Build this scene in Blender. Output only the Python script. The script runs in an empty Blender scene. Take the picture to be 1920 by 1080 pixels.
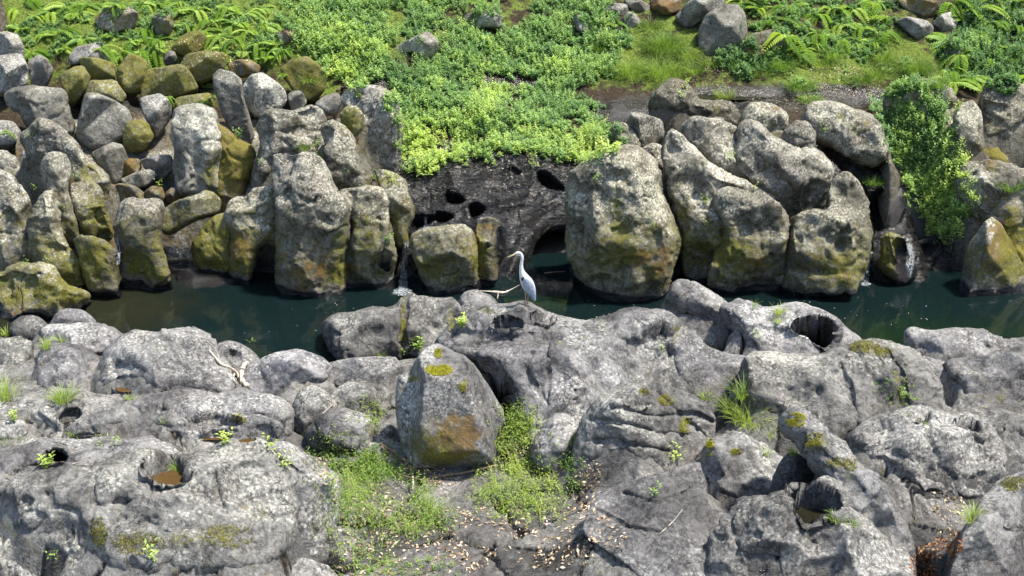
import bpy, math, random
import numpy as np
from mathutils import Vector, Matrix
from mathutils.geometry import delaunay_2d_cdt

S = bpy.context.scene
COL = S.collection
rng = np.random.default_rng(7)
random.seed(7)

# ------------------------------------------------------------------ camera, sky, sun, exposure
CAM = np.array([0.0, 0.0, 9.6]); PITCH = math.radians(24.0); FPX = 2501.0
cd = bpy.data.cameras.new('camera'); cam = bpy.data.objects.new('camera', cd); COL.objects.link(cam)
cam.location = CAM; cam.rotation_euler = (math.radians(90) - PITCH, 0, 0)
cd.sensor_width = 36.0; cd.lens = 36.0 * FPX / 1920.0; cd.clip_start = 0.1; cd.clip_end = 400
S.camera = cam
SUN = Vector((0.40, -0.03, 0.90)).normalized()
el = math.asin(SUN.z); az = math.atan2(SUN.x, SUN.y)
w = bpy.data.worlds.new('World'); S.world = w; w.use_nodes = True
nt = w.node_tree; bg = nt.nodes['Background']
sky = nt.nodes.new('ShaderNodeTexSky'); sky.sky_type = 'NISHITA'; sky.sun_disc = False
sky.sun_elevation = el; sky.sun_rotation = az; sky.air_density = 1.0; sky.dust_density = 1.2; sky.ozone_density = 0.6
nt.links.new(sky.outputs[0], bg.inputs[0]); bg.inputs[1].default_value = 0.125
sd = bpy.data.lights.new('sun', 'SUN'); sd.energy = 4.0; sd.angle = math.radians(5.0); sd.color = (1.0, 0.94, 0.84)
so = bpy.data.objects.new('sun', sd); COL.objects.link(so)
so.rotation_euler = SUN.to_track_quat('Z', 'Y').to_euler()
S.view_settings.view_transform = 'Standard'; S.view_settings.look = 'None'
S.view_settings.gamma = 1.0; S.view_settings.use_curve_mapping = False
S.view_settings.exposure = 1.3
S.cycles.max_bounces = 6; S.cycles.diffuse_bounces = 3; S.cycles.glossy_bounces = 3
S.cycles.transparent_max_bounces = 6; S.cycles.use_denoising = True
S.cycles.sample_clamp_indirect = 6

# ------------------------------------------------------------------ numpy noise
def _h(ix, iy, iz, s):
    n = (ix * 374761393 + iy * 668265263 + iz * 2147483647 + s * 1274126177) & 0xffffffff
    n = ((n ^ (n >> 13)) * 1274126177) & 0xffffffff
    n = (n ^ (n >> 16)) * 2246822519 & 0xffffffff
    return ((n ^ (n >> 15)) & 0xffffff) / float(0xffffff)
def vnoise(p, s=0):
    i = np.floor(p).astype(np.int64); f = p - i; u = f * f * f * (f * (f * 6 - 15) + 10)
    r = 0
    for dx in (0, 1):
        wx = u[:, 0] if dx else 1 - u[:, 0]
        for dy in (0, 1):
            wy = u[:, 1] if dy else 1 - u[:, 1]
            for dz in (0, 1):
                wz = u[:, 2] if dz else 1 - u[:, 2]
                r = r + wx * wy * wz * _h(i[:, 0] + dx, i[:, 1] + dy, i[:, 2] + dz, s)
    return r * 2 - 1
def fbm(p, freq, o=3, s=0, g=0.5):
    r = 0; a = 1; t = 0
    for k in range(o):
        r = r + a * vnoise(p * freq * (2.03 ** k) + 17.3 * k, s + k); t += a; a *= g
    return r / t
def cells(p, s=0):
    """2-D worley: F1, F2, cell id"""
    i = np.floor(p).astype(np.int64); n = len(p)
    f1 = np.full(n, 9.); f2 = np.full(n, 9.); cid = np.zeros(n)
    for dx in (-1, 0, 1):
        for dy in (-1, 0, 1):
            jx = i[:, 0] + dx; jy = i[:, 1] + dy
            cx = jx + .1 + .8 * _h(jx, jy, jx * 0, s); cy = jy + .1 + .8 * _h(jx, jy, jx * 0 + 5, s)
            d = np.hypot(p[:, 0] - cx, p[:, 1] - cy)
            m = d < f1
            f2 = np.where(m, f1, np.minimum(f2, d)); cid = np.where(m, _h(jx, jy, jx * 0 + 9, s), cid); f1 = np.where(m, d, f1)
    return f1, f2, cid
def scallop(p, s=0):
    i = np.floor(p).astype(np.int64); f1 = np.full(len(p), 9.)
    for dx in (-1, 0, 1):
        for dy in (-1, 0, 1):
            for dz in (-1, 0, 1):
                jx, jy, jz = i[:, 0] + dx, i[:, 1] + dy, i[:, 2] + dz
                c = np.stack([jx + _h(jx, jy, jz, s), jy + _h(jx, jy, jz, s + 1), jz + _h(jx, jy, jz, s + 2)], 1) - p
                f1 = np.minimum(f1, (c * c).sum(1))
    return np.minimum(f1, 1.2)
def sst(a, b, x):
    t = np.clip((x - a) / (b - a), 0, 1); return t * t * (3 - 2 * t)

# ------------------------------------------------------------------ pixel <-> world
FW = np.array([0, math.cos(PITCH), -math.sin(PITCH)]); UP = np.array([0, math.sin(PITCH), math.cos(PITCH)]); RT = np.array([1., 0, 0])
def rays(px, py):
    px = np.asarray(px, float); py = np.asarray(py, float)
    d = FW + ((px - 960) / FPX)[..., None] * RT - ((py - 540) / FPX)[..., None] * UP
    return d / np.linalg.norm(d, axis=-1, keepdims=True)
def project(p):
    q = p - CAM; z = q @ FW
    return 960 + FPX * (q @ RT) / z, 540 - FPX * (q @ UP) / z

# terrain height (smooth version, without small relief)
def terrain_base(x, y):
    x = np.asarray(x, float); y = np.asarray(y, float)
    near_edge = 18.35 + 0.25 * np.sin(x * 0.9) + 0.35 * sst(-1, 5, x) - 0.9 * sst(-4.6, -3.4, x) * sst(-1.6, -2.6, x)
    zn = 0.62 + 0.0 * x + 0.10 * np.sin(x * 0.7 + y * 0.5) + 0.25 * sst(14.5, 11.5, y) 
    zn = zn + (-1.9) * sst(near_edge - 0.7, near_edge + 0.5, y)
    far0 = 22.3 + 0.2 * np.sin(x * 0.8 + 1)
    left = sst(0.4, -3.2, x)
    zl = 1.1 + 0.40 * (y - 23.3)
    zr = 1.3 + 0.12 * (y - 23.3) + np.maximum(0, y - 27.5) * 0.36
    zf = zl * left + zr * (1 - left)
    zf = zf + np.maximum(0, y - 32.5) * 0.75
    t = sst(far0 - 0.2, far0 + 0.9, y)
    zf = -1.3 * (1 - t) + zf * t
    c1 = sst(-2.75, -2.35, x) * sst(1.75, 1.35, x); c2 = sst(5.3, 5.7, x) * sst(7.0, 6.7, x)
    zf = np.where(c1 > 0, zf * (1 - c1) + c1 * np.minimum(zf, .60 * (y - 22.0) - .75), zf)
    zf = np.where(c2 > 0, zf * (1 - c2) + c2 * np.minimum(zf, .80 * (y - 21.9) - .95), zf)
    return np.where(y < 20.2, zn, zf)
def ground_hit(px, py):
    d = rays(px, py); t = 10.0
    while t < 60:
        q = CAM + d * t
        if q[2] <= max(terrain_base(q[0], q[1]), 0.0): break
        t += 0.03
    return CAM + d * t

# ------------------------------------------------------------------ materials
def new_mat(name):
    m = bpy.data.materials.new(name); m.use_nodes = True
    n = m.node_tree.nodes; n.clear(); return m, n, m.node_tree.links
class G:
    """tiny node helper"""
    def __init__(s, name):
        s.m, s.n, s.l = new_mat(name)
        s.out = s.n.new('ShaderNodeOutputMaterial'); s.pos = s.n.new('ShaderNodeNewGeometry').outputs['Position']
    def node(s, t, **k):
        o = s.n.new(t)
        for a, b in k.items(): setattr(o, a, b)
        return o
    def set(s, inp, v):
        if hasattr(v, 'links') or isinstance(v, bpy.types.NodeSocket): s.l.new(v, inp)
        else: inp.default_value = v
    def noise(s, sc, det=4, rough=.6, off=0, dist=0, vec=None):
        o = s.node('ShaderNodeTexNoise')
        v = vec or s.pos
        if off:
            a = s.node('ShaderNodeVectorMath', operation='ADD'); s.l.new(v, a.inputs[0]); a.inputs[1].default_value = (off, off * .7, off * 1.3); v = a.outputs[0]
        s.l.new(v, o.inputs['Vector']); o.inputs['Scale'].default_value = sc; o.inputs['Detail'].default_value = det
        o.inputs['Roughness'].default_value = rough; o.inputs['Distortion'].default_value = dist
        return o.outputs['Fac']
    def vor(s, sc, feature='F1', rnd=1):
        o = s.node('ShaderNodeTexVoronoi', feature=feature); s.l.new(s.pos, o.inputs['Vector']); o.inputs['Scale'].default_value = sc
        o.inputs['Randomness'].default_value = rnd
        return o.outputs['Distance'], (o.outputs['Color'] if feature == 'F1' else None)
    def rng(s, x, a, b, c=0., d=1., smooth=True):
        o = s.node('ShaderNodeMapRange', interpolation_type='SMOOTHSTEP' if smooth else 'LINEAR'); s.set(o.inputs[0], x)
        for i, v in enumerate((a, b, c, d)): o.inputs[1 + i].default_value = v
        return o.outputs[0]
    def math(s, op, a, b=0.):
        o = s.node('ShaderNodeMath', operation=op); s.set(o.inputs[0], a); s.set(o.inputs[1], b); return o.outputs[0]
    def mix(s, f, a, b, mode='MIX'):
        o = s.node('ShaderNodeMix', data_type='RGBA', blend_type=mode); s.set(o.inputs[0], f)
        for i, v in ((6, a), (7, b)):
            if isinstance(v, tuple): o.inputs[i].default_value = (*v, 1) if len(v) == 3 else v
            else: s.l.new(v, o.inputs[i])
        return o.outputs[2]
    def attr(s, name):
        o = s.node('ShaderNodeAttribute', attribute_name=name); return o
    def bump(s, h, strength, dist, prev=None):
        o = s.node('ShaderNodeBump'); s.set(o.inputs['Height'], h); o.inputs['Strength'].default_value = strength; o.inputs['Distance'].default_value = dist
        if prev: s.l.new(prev, o.inputs['Normal'])
        return o.outputs[0]
    def bsdf(s, color, rough=.8, normal=None, spec=.3, **k):
        o = s.node('ShaderNodeBsdfPrincipled'); s.set(o.inputs['Base Color'], color if not isinstance(color, tuple) else (*color, 1)); s.set(o.inputs['Roughness'], rough)
        s.set(o.inputs['Specular IOR Level'], spec)
        if normal: s.l.new(normal, o.inputs['Normal'])
        for a, b in k.items(): s.set(o.inputs[a], b)
        s.l.new(o.outputs[0], s.out.inputs[0]); return o

def rock_material(name, dark, mid, light, warm=(1, 1, 1), speck=.5, fine=1.0, lic=0., upw=.13):
    g = G(name)
    at = g.attr('mk'); sep = g.node('ShaderNodeSeparateColor'); g.l.new(at.outputs['Color'], sep.inputs[0])
    moss, wet, pale = sep.outputs[0], sep.outputs[1], sep.outputs[2]; rust = at.outputs['Alpha']
    oi = g.node('ShaderNodeObjectInfo').outputs['Random']
    big = g.noise(1.1, 3, .6); medn = g.noise(4.2, 6, .68, off=3.1, dist=.8); fin = g.noise(19 * fine, 5, .74, off=7.7, dist=.4); tiny = g.noise(60 * fine, 3, .7, off=1.7)
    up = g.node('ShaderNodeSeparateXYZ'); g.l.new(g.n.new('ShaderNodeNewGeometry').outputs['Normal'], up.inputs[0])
    c = g.mix(g.rng(medn, .40, .60), dark, mid)
    c = g.mix(g.math('MULTIPLY', g.rng(fin, .40, .66), .42), c, light)
    c = g.mix(g.math('MULTIPLY', g.rng(g.noise(9 * fine, 6, .75, off=21, dist=1.2), .54, .68), .55), c, tuple(v * .30 for v in mid))
    c = g.mix(g.math('MULTIPLY', g.rng(tiny, .52, .66), .45), c, tuple(v * .3 for v in mid))
    # pale lichen rosettes and scabs; sky-facing tops painted paler as if sunlit
    lich_toplight = g.math('ADD', g.math('ADD', big, g.math('MULTIPLY', pale, .35)), g.math('ADD', g.math('MULTIPLY', up.outputs[2], upw), lic))
    d, _ = g.vor(15 * fine); m1 = g.math('MULTIPLY', g.rng(d, .34, .22), g.rng(lich_toplight, .50, .66))
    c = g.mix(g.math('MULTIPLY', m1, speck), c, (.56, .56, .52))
    m2 = g.math('MULTIPLY', g.rng(g.noise(24, 5, .75, off=31), .44, .62), g.rng(lich_toplight, .50, .74))
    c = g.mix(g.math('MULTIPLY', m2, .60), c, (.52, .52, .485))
    c = g.mix(1.0, c, g.mix(g.rng(g.noise(.8, 3, .6, off=91, dist=.5), .38, .62), (.62, .61, .62), (1.12, 1.12, 1.12)), 'MULTIPLY')
    cr = g.math('ABSOLUTE', g.math('SUBTRACT', g.noise(1.6, 6, .6, off=101, dist=.7), .5)); crk = g.math('MULTIPLY', g.rng(cr, .012, .002), g.rng(g.noise(2.1, 2, .5, off=111), .45, .55))
    c = g.mix(g.math('MULTIPLY', crk, .75), c, (.02, .018, .012))
    # object tone
    tone = g.rng(oi, 0, 1, .80, 1.18, False); hue = g.rng(g.math('FRACT', g.math('MULTIPLY', oi, 7.3)), 0, 1, .88, .99, False)
    cc = g.node('ShaderNodeCombineColor'); g.set(cc.inputs[0], tone); g.set(cc.inputs[1], g.math('MULTIPLY', tone, .985)); g.set(cc.inputs[2], g.math('MULTIPLY', tone, hue))
    c = g.mix(1.0, c, cc.outputs[0], 'MULTIPLY'); c = g.mix(1.0, c, warm, 'MULTIPLY')
    # rust / brown film
    rm = g.rng(g.math('ADD', rust, g.math('MULTIPLY', g.math('SUBTRACT', g.noise(6, 4, .6, off=41), .5), 1.6)), .35, .75)
    c = g.mix(g.math('MULTIPLY', rm, .85), c, g.mix(g.noise(12, 3, .6), (.085, .055, .018), (.20, .115, .03)))
    # moss
    mn = g.noise(9, 5, .7, off=51, dist=.5)
    mm = g.rng(g.math('ADD', moss, g.math('MULTIPLY', g.math('SUBTRACT', mn, .5), 2.4)), .30, 1.05)
    mc = g.mix(g.noise(4, 3, .6, off=61), (.050, .048, .008), (.19, .175, .024)); mc = g.mix(g.rng(fin, .5, .66), mc, (.21, .20, .025))
    mc = g.mix(g.rng(tiny, .52, .66), mc, (.02, .022, .006))
    c = g.mix(g.math('MULTIPLY', mm, .88), c, mc)
    # wet
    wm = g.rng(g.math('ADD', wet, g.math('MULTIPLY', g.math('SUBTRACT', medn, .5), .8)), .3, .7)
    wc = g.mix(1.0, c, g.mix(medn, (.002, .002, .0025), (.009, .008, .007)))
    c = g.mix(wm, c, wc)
    rough = g.rng(wm, 0, 1, .85, .09, False)
    b0 = g.bump(crk, -.6, .03)
    b1 = g.bump(g.noise(9, 6, .7, off=71), .7, .055, b0)
    b2 = g.bump(fin, .8, .022, b1)
    b3 = g.bump(tiny, .45, .008, b2)
    mpp = g.node('ShaderNodeMapping'); g.l.new(g.pos, mpp.inputs[0]); mpp.inputs['Scale'].default_value = (7, 16, 16); mpp.inputs['Rotation'].default_value = (0, 0, .5)
    b4 = g.bump(g.math('MULTIPLY', g.noise(1, 4, .6, vec=mpp.outputs[0], dist=1.0), wm), 1.0, .07, b3)
    g.bsdf(c, rough, b4, g.rng(wm, 0, 1, .2, .55, False))
    return g.m

M = {}
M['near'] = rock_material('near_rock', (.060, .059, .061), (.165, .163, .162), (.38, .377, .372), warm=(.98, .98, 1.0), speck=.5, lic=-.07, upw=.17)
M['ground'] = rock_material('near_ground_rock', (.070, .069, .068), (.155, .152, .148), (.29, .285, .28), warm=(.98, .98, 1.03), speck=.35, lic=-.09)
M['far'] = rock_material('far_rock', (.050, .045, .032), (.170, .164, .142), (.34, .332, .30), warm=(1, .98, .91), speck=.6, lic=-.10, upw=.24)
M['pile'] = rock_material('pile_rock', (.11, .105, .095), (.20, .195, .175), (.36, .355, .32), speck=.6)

def soil_material():
    g = G('slope_soil')
    at = g.attr('mk'); sep = g.node('ShaderNodeSeparateColor'); g.l.new(at.outputs['Color'], sep.inputs[0])
    green, wet, lit = sep.outputs[0], sep.outputs[1], sep.outputs[2]
    n1 = g.noise(3, 5, .65); n2 = g.noise(22, 5, .75, off=4); n3 = g.noise(60, 3, .7, off=9)
    c = g.mix(g.rng(n2, .35, .65), (.012, .009, .006), (.050, .036, .022))
    c = g.mix(g.math('MULTIPLY', g.rng(n3, .6, .68), g.rng(n1, .4, .6)), c, (.24, .19, .13))
    mc = g.mix(g.rng(n2, .4, .62), (.045, .07, .012), (.14, .18, .03))
    c = g.mix(g.rng(g.math('ADD', green, g.math('MULTIPLY', g.math('SUBTRACT', n1, .5), 1.2)), .4, .65), c, mc)
    wm = g.rng(g.math('ADD', wet, g.math('MULTIPLY', g.math('SUBTRACT', n1, .5), .8)), .35, .6)
    c = g.mix(wm, c, g.mix(n2, (.004, .0035, .003), (.018, .014, .010)))
    b = g.bump(n2, .7, .04); b = g.bump(n3, .5, .012, b)
    g.bsdf(c, g.rng(wm, 0, 1, .9, .22, False), b, g.rng(wm, 0, 1, .15, .7, False)); return g.m
M['soil'] = soil_material()

def wet_material():
    g = G('wet_black_rock')
    mp = g.node('ShaderNodeMapping'); g.l.new(g.pos, mp.inputs[0]); mp.inputs['Rotation'].default_value = (0, 0, .35); mp.inputs['Scale'].default_value = (3.2, 9, 9)
    n1 = g.noise(1, 5, .62, vec=mp.outputs[0], dist=1.2); n2 = g.noise(16, 5, .7, off=5, dist=.6); n3 = g.noise(2.2, 4, .6, off=9)
    c = g.mix(g.rng(n2, .4, .65), (.0015, .0015, .0017), (.008, .007, .006))
    dry = g.rng(n3, .56, .66); c = g.mix(g.math('MULTIPLY', dry, .5), c, (.045, .040, .034))
    b = g.bump(n1, 1.0, .45); b = g.bump(n2, 1.0, .07, b)
    g.bsdf(c, g.rng(n1, .42, .58, .20, .36), b, g.rng(dry, 0, 1, .7, .3, False)); return g.m
M['wet'] = wet_material()

def leaf_material(name, c0, c1, c2, trans=.42, rough=.5):
    """tint attribute 0..1 runs c0 -> c1 -> c2"""
    g = G(name); t = g.attr('tint').outputs['Fac']
    r = g.node('ShaderNodeValToRGB'); g.l.new(t, r.inputs[0])
    e = r.color_ramp.elements; e[0].position = 0; e[0].color = (*c0, 1); e[1].position = 1; e[1].color = (*c2, 1)
    k = e.new(.5); k.color = (*c1, 1)
    d = g.node('ShaderNodeBsdfPrincipled'); g.l.new(r.outputs[0], d.inputs['Base Color']); d.inputs['Roughness'].default_value = rough; d.inputs['Specular IOR Level'].default_value = .3
    tr = g.node('ShaderNodeBsdfTranslucent'); g.l.new(g.mix(1.0, r.outputs[0], (1.0, 1.05, .5), 'MULTIPLY'), tr.inputs[0])
    m = g.node('ShaderNodeMixShader'); m.inputs[0].default_value = trans
    g.l.new(d.outputs[0], m.inputs[1]); g.l.new(tr.outputs[0], m.inputs[2]); g.l.new(m.outputs[0], g.out.inputs[0]); return g.m
M['cover'] = leaf_material('cover_leaf', (.065, .14, .065), (.22, .37, .15), (.52, .64, .18))
M['fern'] = leaf_material('fern_leaf', (.07, .17, .03), (.24, .39, .08), (.47, .58, .14))
M['grass'] = leaf_material('grass_blade', (.06, .13, .025), (.18, .30, .055), (.42, .50, .11))
M['litter'] = leaf_material('dead_leaf', (.10, .055, .03), (.34, .24, .14), (.62, .53, .40), .1, .7)
M['redlitter'] = leaf_material('red_dead_leaf', (.10, .03, .012), (.24, .09, .03), (.42, .24, .12), .1, .6)
M['mossf'] = leaf_material('moss_fuzz', (.09, .085, .008), (.26, .25, .012), (.42, .40, .02), .2, .9)
M['petal'] = leaf_material('petal', (.55, .5, .5), (.7, .68, .66), (.65, .25, .5), .2, .6)
M['forest'] = leaf_material('forest_leaf', (.012, .03, .008), (.03, .075, .015), (.07, .14, .03), .2, .6)

def simple(name, color, rough=.6, spec=.3, nscale=0, namp=.3, bump=0):
    g = G(name); c = color
    if nscale:
        c = g.mix(g.rng(g.noise(nscale, 4, .7), .35, .65), tuple(v * (1 - namp) for v in color), tuple(min(1, v * (1 + namp)) for v in color))
    b = g.bump(g.noise(nscale or 20, 4, .7), bump, .01) if bump else None
    g.bsdf(c, rough, b, spec); return g.m
M['wood'] = simple('driftwood', (.52, .45, .36), .8, .2, 40, .35, .6)
M['twig'] = simple('dead_twig', (.20, .14, .09), .85, .2, 40, .4, .6)
M['bark'] = simple('bark', (.09, .075, .06), .9, .1, 14, .5, 1.0)
M['plume_grey'] = simple('heron_grey', (.26, .30, .36), .7, .2, 30, .22, .3)
M['plume_white'] = simple('heron_white', (.58, .58, .57), .7, .2, 30, .06, .2)
M['plume_black'] = simple('heron_black', (.015, .018, .03), .6, .3)
M['plume_dark'] = simple('heron_dark_grey', (.13, .16, .20), .7, .2, 30, .3, .3)
M['bill'] = simple('heron_bill', (.62, .50, .26), .45, .4)
M['leg'] = simple('heron_leg', (.34, .23, .16), .6, .3)

def water_material():
    g = G('river_water')
    mp = g.node('ShaderNodeMapping'); g.l.new(g.pos, mp.inputs[0]); mp.inputs['Scale'].default_value = (1, 1.6, 1)
    n1 = g.noise(3.0, 3, .5, vec=mp.outputs[0]); n2 = g.noise(14, 3, .5, off=3, vec=mp.outputs[0])
    b = g.bump(n1, .05, .05); b = g.bump(n2, .04, .012, b)
    x = g.node('ShaderNodeSeparateXYZ'); g.l.new(g.pos, x.inputs[0])
    shallow = g.rng(g.math('ADD', x.outputs[0], g.math('MULTIPLY', g.noise(.8, 3, .6), 3)), -3.4, -5.5)
    c = g.mix(g.noise(.7, 3, .6, off=8), (.0026, .0070, .0076), (.0046, .0110, .0112))
    c = g.mix(g.math('MULTIPLY', shallow, .8), c, (.016, .016, .008))
    green = g.math('MULTIPLY', g.rng(x.outputs[0], 3.2, 6), g.rng(x.outputs[1], 20.7, 19.6))
    c = g.mix(g.math('MULTIPLY', green, .7), c, (.006, .014, .006))
    g.bsdf(c, .03, b, .5, IOR=1.33); return g.m
M['water'] = water_material()
def puddle_material(name, c1, c2):
    g = G(name); b = g.bump(g.noise(9, 3, .5), .1, .02)
    g.bsdf(g.mix(g.noise(14, 4, .7), c1, c2), .05, b, .5, IOR=1.33); return g.m
M['puddle'] = puddle_material('puddle_water', (.035, .022, .010), (.10, .06, .022))
M['dark_puddle'] = puddle_material('dark_puddle_water', (.006, .007, .004), (.02, .018, .010))
def foam_material(name, cov, sc=(30, 30, 4), amax=.6, col=(.62, .68, .72)):
    g = G(name)
    mp = g.node('ShaderNodeMapping'); g.l.new(g.pos, mp.inputs[0]); mp.inputs['Scale'].default_value = sc
    n = g.noise(1, 5, .7, vec=mp.outputs[0])
    a = g.rng(n, .70 - cov * .4, .85 - cov * .3)
    b = g.bump(n, .8, .03)
    g.bsdf(col, .15, b, .6, Alpha=g.math('MULTIPLY', a, amax)); return g.m
M['cascade'] = foam_material('cascade_water', .42, (38, 38, 5), .5, (.42, .50, .56))
M['fall'] = foam_material('falling_water', .55, (60, 60, 4), .75)
M['foam'] = foam_material('foam', .75, (40, 40, 40))

# ------------------------------------------------------------------ object helpers
def tag(o, label=None, cat=None, group=None, kind=None):
    if label: o['label'] = label
    if cat: o['category'] = cat
    if group: o['group'] = group
    if kind: o['kind'] = kind
    return o
def mesh_np(name, v, tris=None, quads=None, mat=None, attrs=None, smooth=True, loc=None, parent=None):
    me = bpy.data.meshes.new(name); v = np.asarray(v, np.float32)
    if loc is not None: v = v - np.asarray(loc, np.float32)
    me.vertices.add(len(v)); me.vertices.foreach_set('co', v.ravel())
    parts = []; starts = []; n = 0
    for f, k in ((tris, 3), (quads, 4)):
        if f is not None and len(f):
            f = np.asarray(f, np.int32).reshape(-1, k); parts.append(f.ravel()); starts.append(n + np.arange(len(f)) * k); n += f.size
    li = np.concatenate(parts); st = np.concatenate(starts)
    me.loops.add(len(li)); me.loops.foreach_set('vertex_index', li)
    me.polygons.add(len(st)); me.polygons.foreach_set('loop_start', st.astype(np.int32))
    me.update(calc_edges=True)
    if smooth: me.polygons.foreach_set('use_smooth', np.ones(len(st), bool))
    for k, a in (attrs or {}).items():
        a = np.asarray(a, np.float32)
        if a.ndim == 1:
            x = me.attributes.new(k, 'FLOAT', 'POINT'); x.data.foreach_set('value', a)
        else:
            x = me.attributes.new(k, 'FLOAT_COLOR', 'POINT'); x.data.foreach_set('color', a.ravel())
    if mat: me.materials.append(mat)
    o = bpy.data.objects.new(name, me); COL.objects.link(o)
    if loc is not None: o.location = loc
    if parent: o.parent = parent
    return o
def empty(name, loc, label=None, cat=None, group=None):
    o = bpy.data.objects.new(name, None); COL.objects.link(o); o.location = loc; o.empty_display_size = .1
    return tag(o, label, cat, group)
def normals(v, f):
    fn = np.cross(v[f[:, 1]] - v[f[:, 0]], v[f[:, 2]] - v[f[:, 0]]); n = np.zeros_like(v)
    for k in range(3): 
        for c in range(3): n[:, c] += np.bincount(f[:, k], fn[:, c], len(v))
    return n / (np.linalg.norm(n, axis=1, keepdims=True) + 1e-12)

# ------------------------------------------------------------------ polygon helpers
def chaikin(p, it, q=.25):
    for _ in range(it):
        n = np.roll(p, -1, 0); a = p * (1 - q) + n * q; b = p * q + n * (1 - q)
        p = np.empty((len(a) * 2, 2)); p[0::2] = a; p[1::2] = b
    return p
def resample(p, sp):
    c = np.vstack([p, p[:1]]); d = np.hypot(*np.diff(c, axis=0).T); t = np.r_[0, np.cumsum(d)]
    n = max(10, int(t[-1] / sp)); u = np.arange(n) * t[-1] / n
    return np.c_[np.interp(u, t, c[:, 0]), np.interp(u, t, c[:, 1])]
def seg_dist(pts, poly):
    a = poly; b = np.roll(poly, -1, 0); best = np.full(len(pts), 1e9)
    for i in range(len(a)):
        ab = b[i] - a[i]; L = ab @ ab + 1e-9
        t = np.clip(((pts - a[i]) @ ab) / L, 0, 1); q = pts - (a[i] + t[:, None] * ab)
        best = np.minimum(best, q[:, 0] ** 2 + q[:, 1] ** 2)
    return np.sqrt(best)
def inside(pts, poly):
    x, y = pts.T; r = np.zeros(len(pts), bool); a = poly; b = np.roll(poly, -1, 0)
    for (x1, y1), (x2, y2) in zip(a, b):
        if y1 == y2: continue
        r ^= ((y1 > y) != (y2 > y)) & (x < (x2 - x1) * (y - y1) / (y2 - y1) + x1)
    return r
def P_(s): return np.array([[float(t) for t in q.split(',')] for q in s.split()])

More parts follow.
